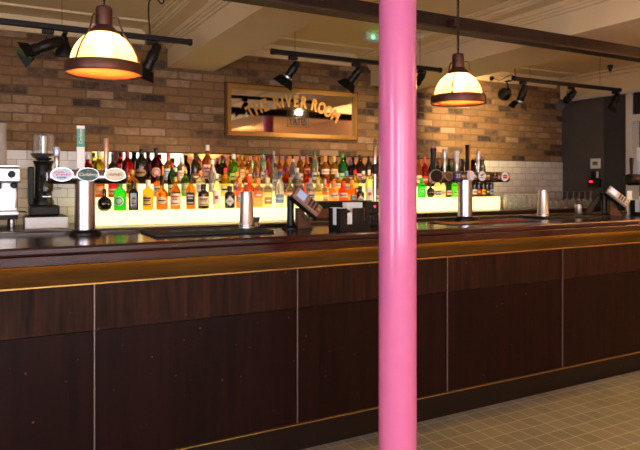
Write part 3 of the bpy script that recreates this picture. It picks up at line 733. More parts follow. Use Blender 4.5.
def spot(px, label, d, length=.17, doors=2, gel=False, ring=False, dy=0.0, r=.038, drop=.09, light=None):
    x = xat(px, TY + dy)
    t = thing('spotlight', label, 'spotlight', (x, TY + dy, TZ - .019), 0, 'black spotlights on the tracks')
    if abs(dy) < 1e-6: MB().box(-.035, .035, -.018, .018, -.028, -.0005, BLACK, bev=.004).build('adapter', t)
    else: MB().box(-.02, .02, -dy - .0, .018, -.028, -.0005, BLACK, bev=.004).build('adapter', t)
    d = Vector(d).normalized(); c = Vector((0, 0, -drop)) ; side = Vector((d.y, -d.x, 0)).normalized() if abs(d.z) < .98 else Vector((1, 0, 0))
    MB().tube([Vector((0, 0, -.026)), Vector((0, 0, -.036)), side * (r + .008) + Vector((0, 0, -.045)), side * (r + .008) + c], .005, BLACKM, 8).build('yoke', t)
    M = aim(c - d * length * .45, d)
    b = MB().lathe([(r * .55, 0), (r * .8, .012), (r * .85, length * .30), (r, length * .34), (r, length * .62), (r * .92, length * .64), (r * .92, length * .80), (r * 1.05, length * .82), (r * 1.05, length), (r * .9, length), (r * .85, length * .9)], BLACKM, 24, M).build('lamp_body', t)
    if ring: MB().lathe([(r * 1.09, length * .90), (r * 1.09, length * .98), (r * .8, length * 1.0)], STEEL, 24, M).build('lens_ring', t)['label'] = 'bright metal lens ring'
    for k in range(doors):
        a = PI * k * 2 / doors + .3
        Md = M @ Matrix.Rotation(a, 4, 'Z') @ Matrix.Translation((r * 1.0, 0, length)) @ Matrix.Rotation(.55, 4, 'Y')
        MB().prism([(-.04, 0), (.04, 0), (.055, .075), (-.055, .075)], BLACK, -.0015, .0015, Md @ Matrix(((0, 0, 1, 0), (1, 0, 0, 0), (0, 1, 0, 0), (0, 0, 0, 1)))).build('barn_door', t)
    if gel:
        Md = M @ Matrix.Translation((0, 0, length + .05)) @ Matrix.Rotation(.5, 4, 'X')
        MB().box(-.045, .045, -.05, .05, -.001, .001, mat('green_gel', (86, 120, 40), .4, trans=.3), Md).build('green_gel', t)
    if light:
        L = bpy.data.lights.new('spot_beam', 'SPOT'); L.energy = light[0]; L.color = (1, .72, .42); L.spot_size = light[1]; L.spot_blend = .8; L.shadow_soft_size = .03
        o = bpy.data.objects.new('spot_beam', L); COL.objects.link(o)
        o.location = Vector((x, TY + dy, TZ - .019)) + c + d * (length * .62 + .03); o.rotation_euler = d.to_track_quat('-Z', 'Y').to_euler()
    return t
spot(48, 'black spotlight with green gel, on the track near the large pendant', (-.78, -.1, -.42), .2, 2, gel=True, drop=.10)
spot(153, 'black spotlight between the large pendant and the track end', (-.35, .12, -.8), .19, 2, drop=.10)
spot(293, 'black spotlight with bright lens ring above the gilt mirror', (-.42, .35, -.75), .15, 2, ring=True, r=.034, drop=.10, light=(60, 1.9))
spot(356, 'black spotlight hanging over the gilt mirror corner beside the column', (-.35, .35, -.6), .14, 2, r=.033, drop=.09)
spot(421, 'small black spotlight at the track end between column and pendant', (.0, .75, -.65), .14, 0, r=.034, drop=.055, light=(45, 1.9))
spot(523, 'black spotlight pointing steeply down with two open flaps', (-.05, .45, -1), .17, 2, ring=True, drop=.11, light=(30, 1.9))
spot(571, 'black spotlight in the middle of the track by the grey wall', (-.7, -.05, -.55), .17, 2, drop=.09)
spot(615, 'black spotlight at the track end against the grey wall', (-.45, .1, -.75), .18, 1, drop=.09)
# bell-shaped lamps
def bell(px, label, d, cz, dy=0.05, light=None):
    x = xat(px, TY + dy)
    t = thing('bell_spotlight', label, 'spotlight', (x, TY + dy, TZ - .019), 0, 'black spotlights on the tracks')
    d = Vector(d).normalized(); c = Vector((0, 0, cz)); M = aim(c, d)
    MB().box(-.014, .014, -dy, .014, -.012, -.0005, BLACK).build('adapter', t)
    MB().tube([Vector((0, 0, -.010)), Vector((0, 0, -.02)), c - d * .055], .006, BLACKM, 8).build('stem', t)
    MB().lathe([(0.012, -.06), (.026, -.05), (.03, -.02), (.045, .02), (.062, .05), (.064, .075), (.06, .075), (.05, .03)], BLACKM, 28, M).build('bell_shade', t)
    if light:
        L = bpy.data.lights.new('bell_beam', 'SPOT'); L.energy = light[0]; L.color = (1, .74, .40); L.spot_size = light[1]; L.spot_blend = .9; L.shadow_soft_size = .04
        o = bpy.data.objects.new('bell_beam', L); COL.objects.link(o); o.location = Vector((x, TY + dy, TZ - .019)) + c + d * .085; o.rotation_euler = d.to_track_quat('-Z', 'Y').to_euler()
bell(64, 'black bell-shaped lamp hanging behind the green-gelled spotlight', (.05, .1, -1), -.07, .09)
bell(507, 'black bell-shaped lamp lighting the brick beside the far pendant', (.42, .9, -.14), -.11, .05, light=(130, 1.25))
# cables
def cable(pts, label, r=.005):
    # Catmull-Rom
    P = [Vector(p) for p in pts]; out = []
    for i in range(len(P) - 1):
        p0, p1, p2, p3 = P[max(i - 1, 0)], P[i], P[i + 1], P[min(i + 2, len(P) - 1)]
        for k in range(8):
            u = k / 8; out.append(.5 * ((2 * p1) + (p2 - p0) * u + (2 * p0 - 5 * p1 + 4 * p2 - p3) * u * u + (3 * p1 - p0 - 3 * p2 + p3) * u ** 3))
    out.append(P[-1])
    return tag(MB().tube(out, r, BLACK, 8).build('cable'), label, 'cable')
yc = TY - .03
c0 = atY(166, 0, TY - .25); c0.z = ZC - .02
cable([c0, atY(163, 3, TY - .2), atY(156, -1, TY - .1), atY(149.5, 1, yc), atY(148.5, 14, yc), atY(149.5, 26, yc), atY(150, 36, TY - .026)], 'black cable looping from the ceiling to the track behind the large pendant')
cable([(xat(516, TY), TY + .03, ZC), atY(514.8, 68, TY + .03), atY(515.5, 76, TY + .03), (xat(517, TY), TY + .026, TZ)], 'short black cable dropping from the ceiling onto the track by the grey wall')
cp = atY(491, 78.7, YB - .03)
cable([cp + Vector((.02, -.04, -.005)), atY(500, 80, 5.2), atY(508, 76, 4.8), atY(512, 75, 4.4), (xat(514, TY) , TY + .028, TZ + .005)], 'black cable arching from the wall camera to the lighting track')
t = thing('wall_camera', 'small round black camera on the brick above the far pendant', 'camera', (cp.x, YB, cp.z))
MB().lathe([(0.022, 0), (0.022, .012)], BLACK, 16, axis((0, 0, 0), '-Y')).build('mount', t)
MB().lathe([(0.0, .075), (.016, .07), (.026, .052), (.028, .035), (.02, .012)], BLACK, 20, axis((0, 0, 0), '-Y')).build('lens_ball', t)

# ceiling fittings
p = atY(374, 38.5, 4.57)
t = thing('emergency_light', 'white emergency light box with green glow on the ceiling beside the column', 'emergency light', (p.x + .03, 4.57, ZC))
MB().box(-.13, .13, -.03, .03, -.075, -.0005, WHITE, bev=.008).build('housing', t)
MB().box(-.115, .115, -.026, .026, -.088, -.0755, mat('diffuser', (206, 216, 200), .3, trans=.3), bev=.004).build('diffuser', t)
MB().lathe([(0.0, .012), (.012, .010), (.014, .0005)], LEDG, 12, axis((-.06, -.03, -.045), '-Y')).build('indicator', t)
t = thing('smoke_detector', 'flat white smoke detector on the ceiling between column and pendant chain', 'smoke detector', (3.42, 4.385, ZC))
MB().lathe([(.055, -.0005), (.055, -.012), (.05, -.016)], WHITE, 24).build('base', t)
MB().lathe([(.042, -.0165), (.042, -.03), (.03, -.04), (0, -.042)], WHITE, 24).build('sensor', t)
t = thing('ceiling_hook', 'tiny black fitting hanging from the ceiling close to the grey wall', 'fitting', (6.23, 4.54, ZC))
MB().lathe([(.03, -.0005), (.03, -.02), (.014, -.07), (0, -.075)], BLACK, 14).build('cone', t)
MB().tube([(0, 0, -.07), (0, 0, -.085), (.01, 0, -.092), (.016, 0, -.084)], .003, BLACK, 6).build('hook', t)

# ------------------------------------------------------------------ beer fonts
def oval(w, cx_, cz_, y, rx, rz_, layers):
    for i, (s_, m) in enumerate(layers):
        w.add(*disc_geo(rx * s_, rz_ * s_, .006 if i == 0 else .0015), m, False, Matrix.Translation((cx_, y - (0 if i == 0 else .006 + .0012 * (i - 1)), cz_)) @ FACE)
def disc_geo(rx, rz_, th, n=28):
    v = []; f = []
    for zz in (0, th):
        for j in range(n): v.append((rx * math.cos(2 * PI * j / n), rz_ * math.sin(2 * PI * j / n), zz))
    f = [tuple(reversed(range(n))), tuple(range(n, 2 * n))] + [(j, (j + 1) % n, n + (j + 1) % n, n + j) for j in range(n)]
    return v, f
FY = 3.36
NAVY = mat('navy', (40, 50, 100), .4); BG = mat('badge_green', (14, 70, 52), .35); BCREAM = mat('badge_cream', (220, 204, 160), .4); BPALE = mat('badge_pale_blue', (196, 208, 226), .35); BRED = mat('badge_red', (178, 30, 40), .4); BGOLD = mat('badge_gold', (206, 164, 50), .4); BSILV = mat('badge_silver', (206, 206, 210), .25, metal=.6); BWHITE = mat('badge_white', (232, 228, 222), .35); BPINKT = mat('badge_rose', (206, 96, 124), .4)
def font(x0, x1, xp, zc, r, label):
    t = thing('beer_font', label, 'beer font', (xp, FY, BT + .0005 if False else BT))
    zb = BT; zc_ = zc - zb
    MB().lathe([(.078, .0005), (.078, .012), (.07, .022), (.056, .028)], BLACKM, 36).build('base_flange', t)
    MB().lathe([(.052, .028), (.052, zc_ - r * .6)], CHROME, 40).build('post', t)
    a, b = x0 - xp, x1 - xp
    MB().lathe([(0, a), (r * .7, a), (r, a + .012), (r, b - .012), (r * .7, b), (0, b)], CHROME, 32, aim((0, 0, zc_), (1, 0, 0))).build('crossbar', t)
    return t, zc_
def badge(t, xp, px, zc, rx, rz_, layers, texts, name='badge'):
    x = xat(px, FY - .045) - xp; w = MB(); y = -.040
    MB_ = w; w.cyl(.012, .03, .041, CHROME, 12, axis((x, 0, zc), '-Y'))
    oval(w, x, zc, y, rx, rz_, layers)
    for (s_, size, dx, dz, m, sh) in texts:
        w.text(s_, size, m, Matrix.Translation((x + dx, y - .0088, zc + dz)) @ FACE, .0008, sh)
    return w.build(name, t)
def handle(t, xp, px, ztop, zc, r0, mats, flare=1.0, label=None, square=False):
    """mats: list of (fraction from, fraction to, material)"""
    x = xat(px, FY - .01) - xp; b = zc + .03; H = ztop - BT - b
    w = MB(); w.lathe([(.012, zc + .02), (.010, b + .02)], CHROME, 14, Matrix.Translation((x, -.01, 0)))
    for (f0, f1, m) in mats:
        ra = r0 * (.7 + .3 * f0 * flare) if flare != 1.0 else r0; rb = r0 * (.7 + .3 * f1 * flare) if flare != 1.0 else r0
        z0, z1 = b + .015 + (H - .015) * f0, b + .015 + (H - .015) * f1
        if square: w.box(x - ra, x + ra, -.01 - ra * .6, -.01 + ra * .6, z0, z1, m)
        else: w.lathe([(ra * .9, z0), (ra, z0 + .004), (rb, z1 - .004), (rb * .85, z1)], m, 18, Matrix.Translation((x, -.01, 0)))
    o = w.build('tap_handle', t)
    if label: o['label'] = label
    return o
HGREEN = mat('handle_green', (70, 150, 120), .4); HBEIGE = mat('handle_copper', (200, 160, 140), .3, metal=.5); HPINK = mat('handle_pink', (230, 90, 150), .4); HGOLD = mat('handle_gold', (214, 170, 70), .3, metal=.8)
xp = xat(85, FY); t, zc = font(xat(47, FY), xat(127, FY), xp, 1.426, .036, 'chrome T-shaped beer font with three oval badges beside the coffee grinder')
badge(t, xp, 62, zc + .012, .054, .035, [(1, BSILV), (.9, BPALE), (.86, BPALE)], [('AMIGO', .030, 0, .004, BPINKT, .2), ('cask', .02, 0, -.018, NAVY, 0)] if False else [], 'pale_blue_badge')
w = MB(); x = xat(62, FY - .045) - xp
for (dx, dz, hw_, m) in ((-.012, .010, .024, BPINKT), (.006, -.002, .034, BPINKT), (.0, -.016, .022, NAVY)):
    for k in range(6): w.box(x + dx - hw_ + k * hw_ / 3, x + dx - hw_ + k * hw_ / 3 + hw_ * .22, -.0495, -.0478, zc + .012 + dz - .004 + (k % 2) * .002, zc + .012 + dz + .005, m)
w.build('badge_print', t)
badge(t, xp, 88, zc + .012, .054, .035, [(1, BSILV), (.93, BG), (.88, BG)], [('Carlsberg', .023, 0, .000, BWHITE, .3), ('o', .012, 0, .021, BGOLD, 0)], 'green_badge')
badge(t, xp, 115, zc + .012, .054, .035, [(1, BSILV), (.9, BCREAM), (.7, mat('badge_cream_light', (232, 222, 190), .4))], [], 'cream_badge')
w = MB(); x = xat(115, FY - .045) - xp
for k in range(7): w.box(x - .034 + k * .0098, x - .027 + k * .0098, -.0495, -.0478, zc + .012 - .004 - (k % 3) * .002, zc + .018 + (k % 2) * .003, mat('badge_grey_print', (150, 140, 120), .5))
w.build('badge_print', t)
handle(t, xp, 57, zat(57, 147, FY), zc, .014, [(0, .55, CHROME), (.55, 1, mat('handle_ice', (190, 200, 220), .25, metal=.4))], 1.6)
h = handle(t, xp, 80.5, zat(80.5, 126, FY), zc, .0185, [(0, .5, BWHITE), (.5, .93, HGREEN), (.93, 1, BWHITE)], 1.0, 'tall white tap handle with green panel', square=True)
w = MB(); x = xat(80.5, FY - .01) - xp; w.text('Carlsberg', .022, BWHITE, Matrix.Translation((x, -.0222, zat(80.5, 136, FY) - BT)) @ FACE @ Matrix.Rotation(PI / 2, 4, 'Z'), .0008, .2); w.build('handle_lettering', h)
handle(t, xp, 106.3, zat(106.3, 138.5, FY), zc, .0135, [(0, 1, HBEIGE)], 1.5, 'copper-toned tap handle')

xp = xat(465, FY); t, zc = font(xat(431, FY), xat(508, FY), xp, 1.436, .038, 'chrome T-shaped beer font with seven badges beside the pink column')
badge(t, xp, 436.5, zc + .004, .056, .046, [(1, BCREAM), (.95, BLACK), (.86, BLACK)], [], 'black_badge')
badge(t, xp, 449, zc + .004, .03, .03, [(1, STEEL), (.9, mat('badge_brown', (90, 50, 40), .4)), (.8, _M['badge_brown'])], [], 'brown_badge')
badge(t, xp, 457.8, zc + .006, .034, .036, [(1, NAVY), (.9, NAVY), (.85, mat('badge_indigo', (54, 52, 92), .4))], [('22', .040, 0, 0, BWHITE, 0)], 'navy_badge')
badge(t, xp, 470.8, zc + .008, .037, .037, [(1, BSILV), (.92, BWHITE), (.72, BPINKT), ], [], 'white_and_rose_badge')
w = MB(); x = xat(470.8, FY - .045) - xp; oval(w, x, zc + .008, -.0502, .024, .024, [(1, BWHITE)]); w.build('badge_print', t)
badge(t, xp, 482, zc + .007, .036, .036, [(1, BSILV), (.93, BWHITE), (.88, BWHITE)], [], 'white_badge')
w = MB(); x = xat(482, FY - .045) - xp; w.prism([(-.02, -.002), (-.006, -.006), (.012, .004), (.022, .014), (.004, .01), (-.01, .006)], BLACK, 0, .0015, Matrix.Translation((x, -.0478, zc + .012)) @ FACE); w.box(x - .016, x + .016, -.049, -.0478, zc - .008, zc - .004, BLACK); w.build('badge_print', t)
badge(t, xp, 494.8, zc + .004, .036, .030, [(1, mat('badge_bronze', (120, 80, 40), .4)), (.92, BLACK), (.85, BLACK)], [], 'black_and_bronze_badge')
w = MB(); x = xat(494.8, FY - .045) - xp; w.prism([(-.008, 0), (.008, 0), (.004, .018), (-.004, .018)], HGOLD, 0, .0015, Matrix.Translation((x, -.0478, zc + .012)) @ FACE); w.box(x - .02, x + .02, -.049, -.0478, zc - .004, zc + .003, mat('badge_tan', (170, 130, 80), .4)); w.build('badge_print', t)
badge(t, xp, 504.8, zc + .004, .037, .037, [(1, BSILV), (.93, BWHITE), (.88, BWHITE)], [], 'white_badge_with_red_block')
w = MB(); x = xat(504.8, FY - .045) - xp; w.prism([(-.021, -.014), (.021, -.014), (.021, .010), (.008, .016), (-.021, .012)], BRED, 0, .0015, Matrix.Translation((x, -.0478, zc + .004)) @ FACE); w.box(x - .015, x + .015, -.0496, -.0492, zc + .0035, zc + .006, BWHITE); w.build('badge_print', t)
handle(t, xp, 433.3, zat(433.3, 147, FY), zc, .020, [(0, .94, BLACK), (.94, 1, HPINK)], 1.3, 'flared black tap handle with pink top')
handle(t, xp, 444.6, zat(444.6, 149, FY), zc, .014, [(0, .5, STEEL), (.5, 1, STEEL)], 1.6)
handle(t, xp, 456.6, zat(456.6, 151, FY), zc, .016, [(0, .45, STEEL), (.45, 1, mat('handle_pearl', (222, 212, 196), .3))], 2.2, 'pearl white tapered tap handle')
handle(t, xp, 468, zat(468, 145, FY), zc, .0165, [(0, 1, BLACK)], 1.0, 'tall black and gold tap handle', square=True)
x = xat(468, FY - .01) - xp; MB().box(x + .002, x + .0155, -.0215, -.0202, zc + .05, zat(468, 145.4, FY) - BT, HGOLD).build('gold_inlay', t.children[-1])
handle(t, xp, 478.3, zat(478.3, 151, FY), zc, .012, [(0, .5, STEEL), (.5, 1, STEEL)], 1.6)

xp = xat(652, FY); t, zc = font(xat(628, FY), xat(672, FY), xp, 1.42, .05, 'dark beer font with white handle at the frame edge, beside the second card reader')
t.children[2].data.materials[0] = mat('olive_bronze', (84, 78, 46), .3, metal=.6); t.children[1].data.materials[0] = BLACKM
handle(t, xp, 631.5, zat(631.5, 158, FY), zc, .016, [(0, 1, BLACK)], 1.4, 'dark tap handle')
handle(t, xp, 640, zat(640, 148, FY), zc, .026, [(0, .5, BPALE), (.5, 1, BWHITE)], 1.0, 'white tap handle with pale blue base', square=True)

# slim chrome tap standing by the column
p = xat(375, 3.25)
t = thing('slim_tap', 'slim upright chrome tap with black grip beside the pink column', 'tap', (p, 3.25, BT))
MB().lathe([(.035, .0005), (.035, .012), (.016, .02)], CHROME, 24).build('base', t)
MB().lathe([(.012, .02), (.012, zat(375, 174, 3.25) - BT)], CHROME, 16).build('stem', t)
MB().lathe([(.013, zat(375, 174, 3.25) - BT), (.017, zat(375, 172, 3.25) - BT), (.017, zat(375, 165, 3.25) - BT), (.013, zat(375, 164, 3.25) - BT)], BLACK, 16).build('grip', t)
MB().lathe([(.012, zat(375, 164, 3.25) - BT), (.012, zat(375, 140, 3.25) - BT), (.008, zat(375, 139, 3.25) - BT)], CHROME, 16).build('lever', t)

# ------------------------------------------------------------------ things on the bar
def mat_runner(x0, x1, y0, y1, label, print_fn, base=RUBBER, name='bar_mat', h=.012):
    t = thing(name, label, 'bar mat', ((x0 + x1) / 2, (y0 + y1) / 2, BT + .0004)); hx, hy = (x1 - x0) / 2, (y1 - y0) / 2
    MB().box(-hx, hx, -hy, hy, 0, h, base, bev=.003).build('mat', t)
    w = MB(); print_fn(w, hx, hy, h); w.build('print', t)
    return t
def pr_blue(w, hx, hy, h):
    x = -hx + .12
    while x < hx - .14:
        l = random.uniform(.05, .10); w.box(x, x + l, -.02, .05, h, h + .0008, BLUEP); x += l + .03
mx_a, mx_b = xat(148, 3.2), xat(262, 3.2)
mat_runner(mx_a, mx_b, 3.03, 3.38, 'black rubber bar mat with blue print under the shaker', pr_blue)
RUN = mat('runner_navy', (40, 44, 70), .6); RUNR = mat('runner_red', (190, 40, 40), .6); RUNO = mat('runner_orange', (226, 130, 50), .6); RUNY = mat('runner_yellow', (220, 190, 90), .6)
def pr_run(w, hx, hy, h):
    for i, (a, b, m) in enumerate(((-1, -.55, RUNO), (-.5, -.1, RUNY), (-.05, .35, RUNR), (.4, .98, RUNR))): w.box(hx * a * .97, hx * b * .97, -hy * .75 + .05 * (i % 2), hy * .6, h, h + .0008, m)
mat_runner(xat(442, 3.1), xat(528, 3.1), 2.98, 3.22, 'colourful red and orange bar runner below the seven-badge font', pr_run, RUN, 'bar_runner', .004)
def pr_none(w, hx, hy, h):
    for k in range(6): w.box(-hx + .03 + k * (2 * hx - .06) / 6, -hx + .05 + k * (2 * hx - .06) / 6, -hy + .02, hy - .02, h, h + .001, BLACK)
mat_runner(xat(532, 3.3), xat(592, 3.3), 3.18, 3.39, 'plain black bar mat under the shaker by the glasses', pr_none)

def shaker(px, y, h, label, z):
    t = thing('cocktail_shaker', label, 'cocktail shaker', (xat(px, y), y, z), 0, 'steel shakers on the bar')
    MB().lathe([(.044, 0), (.044, .010), (.042, .014), (.033, h * .96), (.035, h * .97), (.034, h), (.031, h * .985)], STEEL, 36).build('tin', t)
    MB().lathe([(.0445, .010), (.0455, .014), (.0445, .018)], CHROME, 36, close=False).build('bead', t)
shaker(246.5, 3.25, .205, 'tall steel cocktail shaker on the blue-printed mat', BT + .0140)
shaker(543, 3.28, .20, 'steel cocktail shaker standing in front of the glasses', BT + .0142)
def jigger(px, y, h, label, z, m=STEEL):
    t = thing('jigger', label, 'jigger', (xat(px, y), y, z))
    MB().lathe([(.022, 0), (.024, .004), (.016, h * .42), (.014, h * .46)], m, 24).build('lower_cup', t)
    MB().lathe([(.014, h * .46), (.016, h * .5), (.026, h), (.024, h), (.014, h * .52)], m, 24).build('upper_cup', t)
jigger(256, 3.30, .055, 'small steel jigger tucked behind the tall shaker', BT + .0140)
t = thing('steel_measure', 'small plain steel measure cup between shaker and pale card reader', 'measure', (xat(578.5, 3.28), 3.28, BT + .0142))
MB().lathe([(0, 0), (.024, 0), (.026, .003), (.027, .08), (.025, .08), (.023, .006), (0, .005)], STEEL, 28, close=False).build('cup', t)
MB().lathe([(.0275, .074), (.0285, .078), (.0275, .082)], CHROME, 28, close=False).build('rolled_rim', t)

# card readers on tilted stands
RDR = mat('reader_shell', (168, 124, 112), .35); KEYS = mat('reader_keys', (60, 54, 54), .5)
def reader(px, y, label, shell, rz=0.0, leg=False):
    x = xat(px, y); t = thing('card_reader', label, 'card reader', (x, y, BT), rz)
    MB().lathe([(.05, .0005), (.05, .008), (.03, .016), (.024, .02)], BLACK, 28).build('base', t)
    MB().lathe([(.022, .018), (.020, .15), (.018, .19)], BLACK, 20).build('stand_post', t)
    # frame: device slopes down towards +X / -Y ; local x = width, y = length (up), z = face
    up = Vector((-.70, .25, .62)).normalized(); nrm = Vector((.22, -.85, .50)); nrm = (nrm - up * nrm.dot(up)).normalized(); sx = up.cross(nrm)
    M = Matrix.Translation((.080, -.055, .150)) @ Matrix((( sx.x, up.x, nrm.x, 0), (sx.y, up.y, nrm.y, 0), (sx.z, up.z, nrm.z, 0), (0, 0, 0, 1)))
    MB().box(-.044, .044, -.10, .10, -.030, -.004, BLACK, M, bev=.006).build('cradle', t)
    b = MB().box(-.041, .041, -.092, .098, -.0035, .022, shell, M, bev=.008).build('reader_body', t)
    MB().box(-.030, .030, .025, .080, .0222, .0235, SCREEN, M).build('screen', b)
    w = MB()
    for r_ in range(4):
        for c_ in range(3):
            m = KEYS if r_ else (BRED, BGOLD, HGREEN)[c_]
            w.box(-.030 + c_ * .021, -.013 + c_ * .021, -.082 + r_ * .022, -.068 + r_ * .022, .0222, .025, m, M)
    w.build('keypad', b)
    w = MB(); w.prism([(.03, .0), (.13, .0), (.055, .12), (.03, .12)], mat('brown_bracket', (86, 50, 30), .45), -.02, .02, Matrix.Translation((0, -.02, .001)) @ Matrix(((1, 0, 0, 0), (0, 0, 1, 0), (0, 1, 0, 0), (0, 0, 0, 1)))); w.build('bracket', t)
    if leg: MB().box(-.02, .02, -.012, .012, 0, .21, BLACK, Matrix.Translation((-.13, .03, .012)) @ Matrix.Rotation(.62, 4, 'Y'), bev=.003).build('brace', t)
    cpts = [(.03, -.09, .09), (.04, -.10, .06), (.055, -.10, .05), (.07, -.10, .07), (.075, -.095, .09)]
    MB().tube(cpts, .004, BLACK, 8).build('lead', t)
reader(290.5, 3.22, 'brown card reader with lit screen tilted on a post before the bottles', RDR)
reader(604, 3.25, 'pale card reader tilted on a post near the grey wall', mat('reader_shell_pale', (186, 168, 156), .35), rz=-.42, leg=True)

# napkin caddies
def caddy(x, y, label, rz=0.0, wd=.20, dp=.12, hh_=.125):
    t = thing('napkin_caddy', label, 'napkin caddy', (x, y, BT + .0004), rz)
    hx, hy, th = wd / 2, dp / 2, .004
    w = MB(); w.box(-hx, hx, -hy, hy, 0, th, BLACK); w.box(-hx, hx, hy - th, hy, th, hh_, BLACK)
    # front with two U-shaped slots, ends with one slot each
    for (a, b, z) in ((-hx, -.052, hh_), (-.052, -.014, .035), (-.014, .062, hh_), (.062, .08, .035), (.08, hx, hh_)): w.box(a, b, -hy, -hy + th, th, z, BLACK)
    for s1 in (-hx, hx - th):
        for (a, b, z) in ((-hy + th, -.022, hh_), (-.022, .022, .03), (.022, hy - th, hh_)): w.box(s1, s1 + th, a, b, th, z, BLACK)
    w.box(-.02 + .0, -.02 + th, -hy + .03, hy - th, th, hh_ * .9, BLACK)
    w.build('box', t)
    w = MB()
    for k in range(5): w.box(-hx + .006 + k * .0085, -hx + .0125 + k * .0085, -hy + .012 + (.03 if k > 3 else 0), hy - .008, th, .128 - .002 * (k % 3), PAPER)
    o = w.build('napkins', t); tag_ = o; o['label'] = 'folded white napkins'
    w = MB()
    for k in range(16): w.box(-.014 + k * .0068, -.014 + k * .0068 + .0062, .0, .045, th, .155 - .0015 * (k % 2), PAPER)
    o = w.build('napkin_stack', t); o['label'] = 'upright stack of white napkins'
    w = MB()
    for k in range(5): w.box(-.050, -.016, -hy + .006 + k * .004, -hy + .009 + k * .004, th, .10 - .004 * k, PAPER)
    o = w.build('napkins', t); o['label'] = 'white napkins in the front slot'
caddy(xat(349, 3.0), 3.0, 'black bar caddy with white napkins between card reader and pink column', .05)
caddy(xat(645, 3.12), 3.12, 'black bar caddy with napkins and white card at the frame edge', .0)
tt = thing('menu_card', 'white card standing up in the caddy at the frame edge', 'card', (xat(638, 3.13), 3.205, BT + .0004))
tt.location.x += 0.0
MB().box(-.03, .03, -.002, .0, 0, .20, PAPER, Matrix.Rotation(0, 4, 'X')).build('card', tt)

p = xat(372.5, 3.2)
t = thing('electronic_box', 'small black device with a glowing red light behind the caddy', 'device', (p, 3.2, BT + .0004))
MB().box(-.04, .04, -.03, .03, 0, .075, BLACK, bev=.006).build('lower_body', t)
MB().box(-.036, .036, -.032, .02, .076, .15, BLACK, bev=.006).build('upper_body', t)
MB().lathe([(.006, 0), (.005, .003), (0, .004)], LEDR, 12, axis((-.004, -.032, .122), '-Y')).build('red_light', t)
MB().lathe([(.014, 0), (.014, .004), (.010, .006)], DKMETAL, 16, axis((-.002, -.03, .04), '-Y')).build('dial', t)

# low black unit on the back counter
xa, xb = xat(311, 4.86), xat(372, 4.86)
t = thing('till_drawer', 'low black-topped brown unit on the back counter before the bottles', 'drawer unit', ((xa + xb) / 2, 4.86, ZL + .0005))
h = (xb - xa) / 2
MB().box(-h + .01, h - .01, 0, .12, 0, .10, mat('brown_unit', (70, 46, 34), .5), bev=.004).build('body', t)
MB().box(-h, h, -.012, .13, .101, .165, BLACK, bev=.008).build('top', t)
MB().box(-h + .03, h - .03, -.006, -.0005, .015, .09, mat('brown_unit_front', (92, 60, 42), .45), bev=.002).build('drawer', t)

# ------------------------------------------------------------------ coffee machine, grinder, knock-box drawer
cy_ = 4.92
xr = xat(17.5, cy_)
t = thing('coffee_machine', 'steel espresso machine on the back counter, cut by the frame edge', 'coffee machine', (xr - .335, cy_ + .18, ZL + .0005))
hw_ = .36
MB().box(-hw_, hw_ - .012, .0, .25, .07, .43, STEEL, bev=.012).build('body', t)
MB().box(-hw_, hw_, -.17, .02, .335, .445, STEEL, bev=.012).build('head', t)
MB().box(-hw_ + .01, hw_ - .01, -.18, .25, .4455, .462, STEEL, bev=.004).build('cup_tray', t)
MB().box(-hw_, hw_ - .02, -.18, .0, .07, .10, BLACK, bev=.004).build('drip_tray', t)
MB().box(-hw_, hw_ - .015, -.185, .20, .10, .13, STEEL, bev=.004).build('drip_grille', t)
w = MB(); w.lathe([(.026, 0), (.026, .012), (.020, .02)], BLACK, 24, axis((hw_ - .062, -.171, .395), '-Y')); w.build('dial', t)
MB().lathe([(.032, 0), (.032, .003)], CHROME, 24, axis((hw_ - .062, -.1705, .395), '-Y')).build('dial_bezel', t)
MB().lathe([(.036, .29), (.036, .3345)], CHROME, 24, Matrix.Translation((hw_ - .16, -.10, 0))).build('group_head', t)
MB().tube([(hw_ - .035, -.12, .334), (hw_ - .03, -.13, .30), (hw_ - .028, -.135, .22), (hw_ - .035, -.15, .15)], .006, CHROME, 10).build('steam_wand', t)
MB().lathe([(.022, 0), (.022, .03), (.012, .045)], BLACK, 18, axis((hw_ - .05, -.171, .315), '-Y')).build('steam_knob', t)
for (a, b) in ((-hw_ + .05, -.13), (hw_ - .06, -.13), (-hw_ + .05, .2), (hw_ - .06, .2)): MB().lathe([(.02, 0), (.022, .02), (.018, .07)], BLACKM if b > 0 else CHROME, 16, Matrix.Translation((a, b, 0))).build('foot', t)
MB().tube([(hw_ - .02, -.19, .125), (hw_ + .02, -.19, .125), (hw_ + .03, -.18, .118)], .005, DKMETAL, 8).build('tray_rail', t)
tx = xat(0, cy_ + .1)
tag(MB().lathe([(.045, 0), (.045, .01), (.043, .30), (.045, .305), (.0, .305)], mat('pale_tube', (176, 164, 150), .6), 28).build('dispenser_tube', None, (tx + .0, cy_ + .12, ZL + .4635)), 'pale grey upright tube standing on top of the espresso machine', 'tube')
# knock-box drawer
gx = xat(46, 4.92)
dr0, dr1 = xat(25, 4.84), xat(68.5, 4.84); dc = (dr0 + dr1) / 2
t = thing('knock_drawer', 'brushed steel knock-out drawer under the coffee grinder', 'drawer', (dc, 4.98, ZL + .0005)); hd = (dr1 - dr0) / 2
MB().box(-hd, hd, -.13, .2, 0, .085, STEEL, bev=.004).build('case', t)
MB().box(-hd + .006, hd - .006, -.14, -.1305, .008, .072, STEEL, bev=.002).build('front', t)
MB().box(-hd + .01, hd - .01, -.125, .19, .0855, .092, BLACK, bev=.002).build('rubber_top', t)
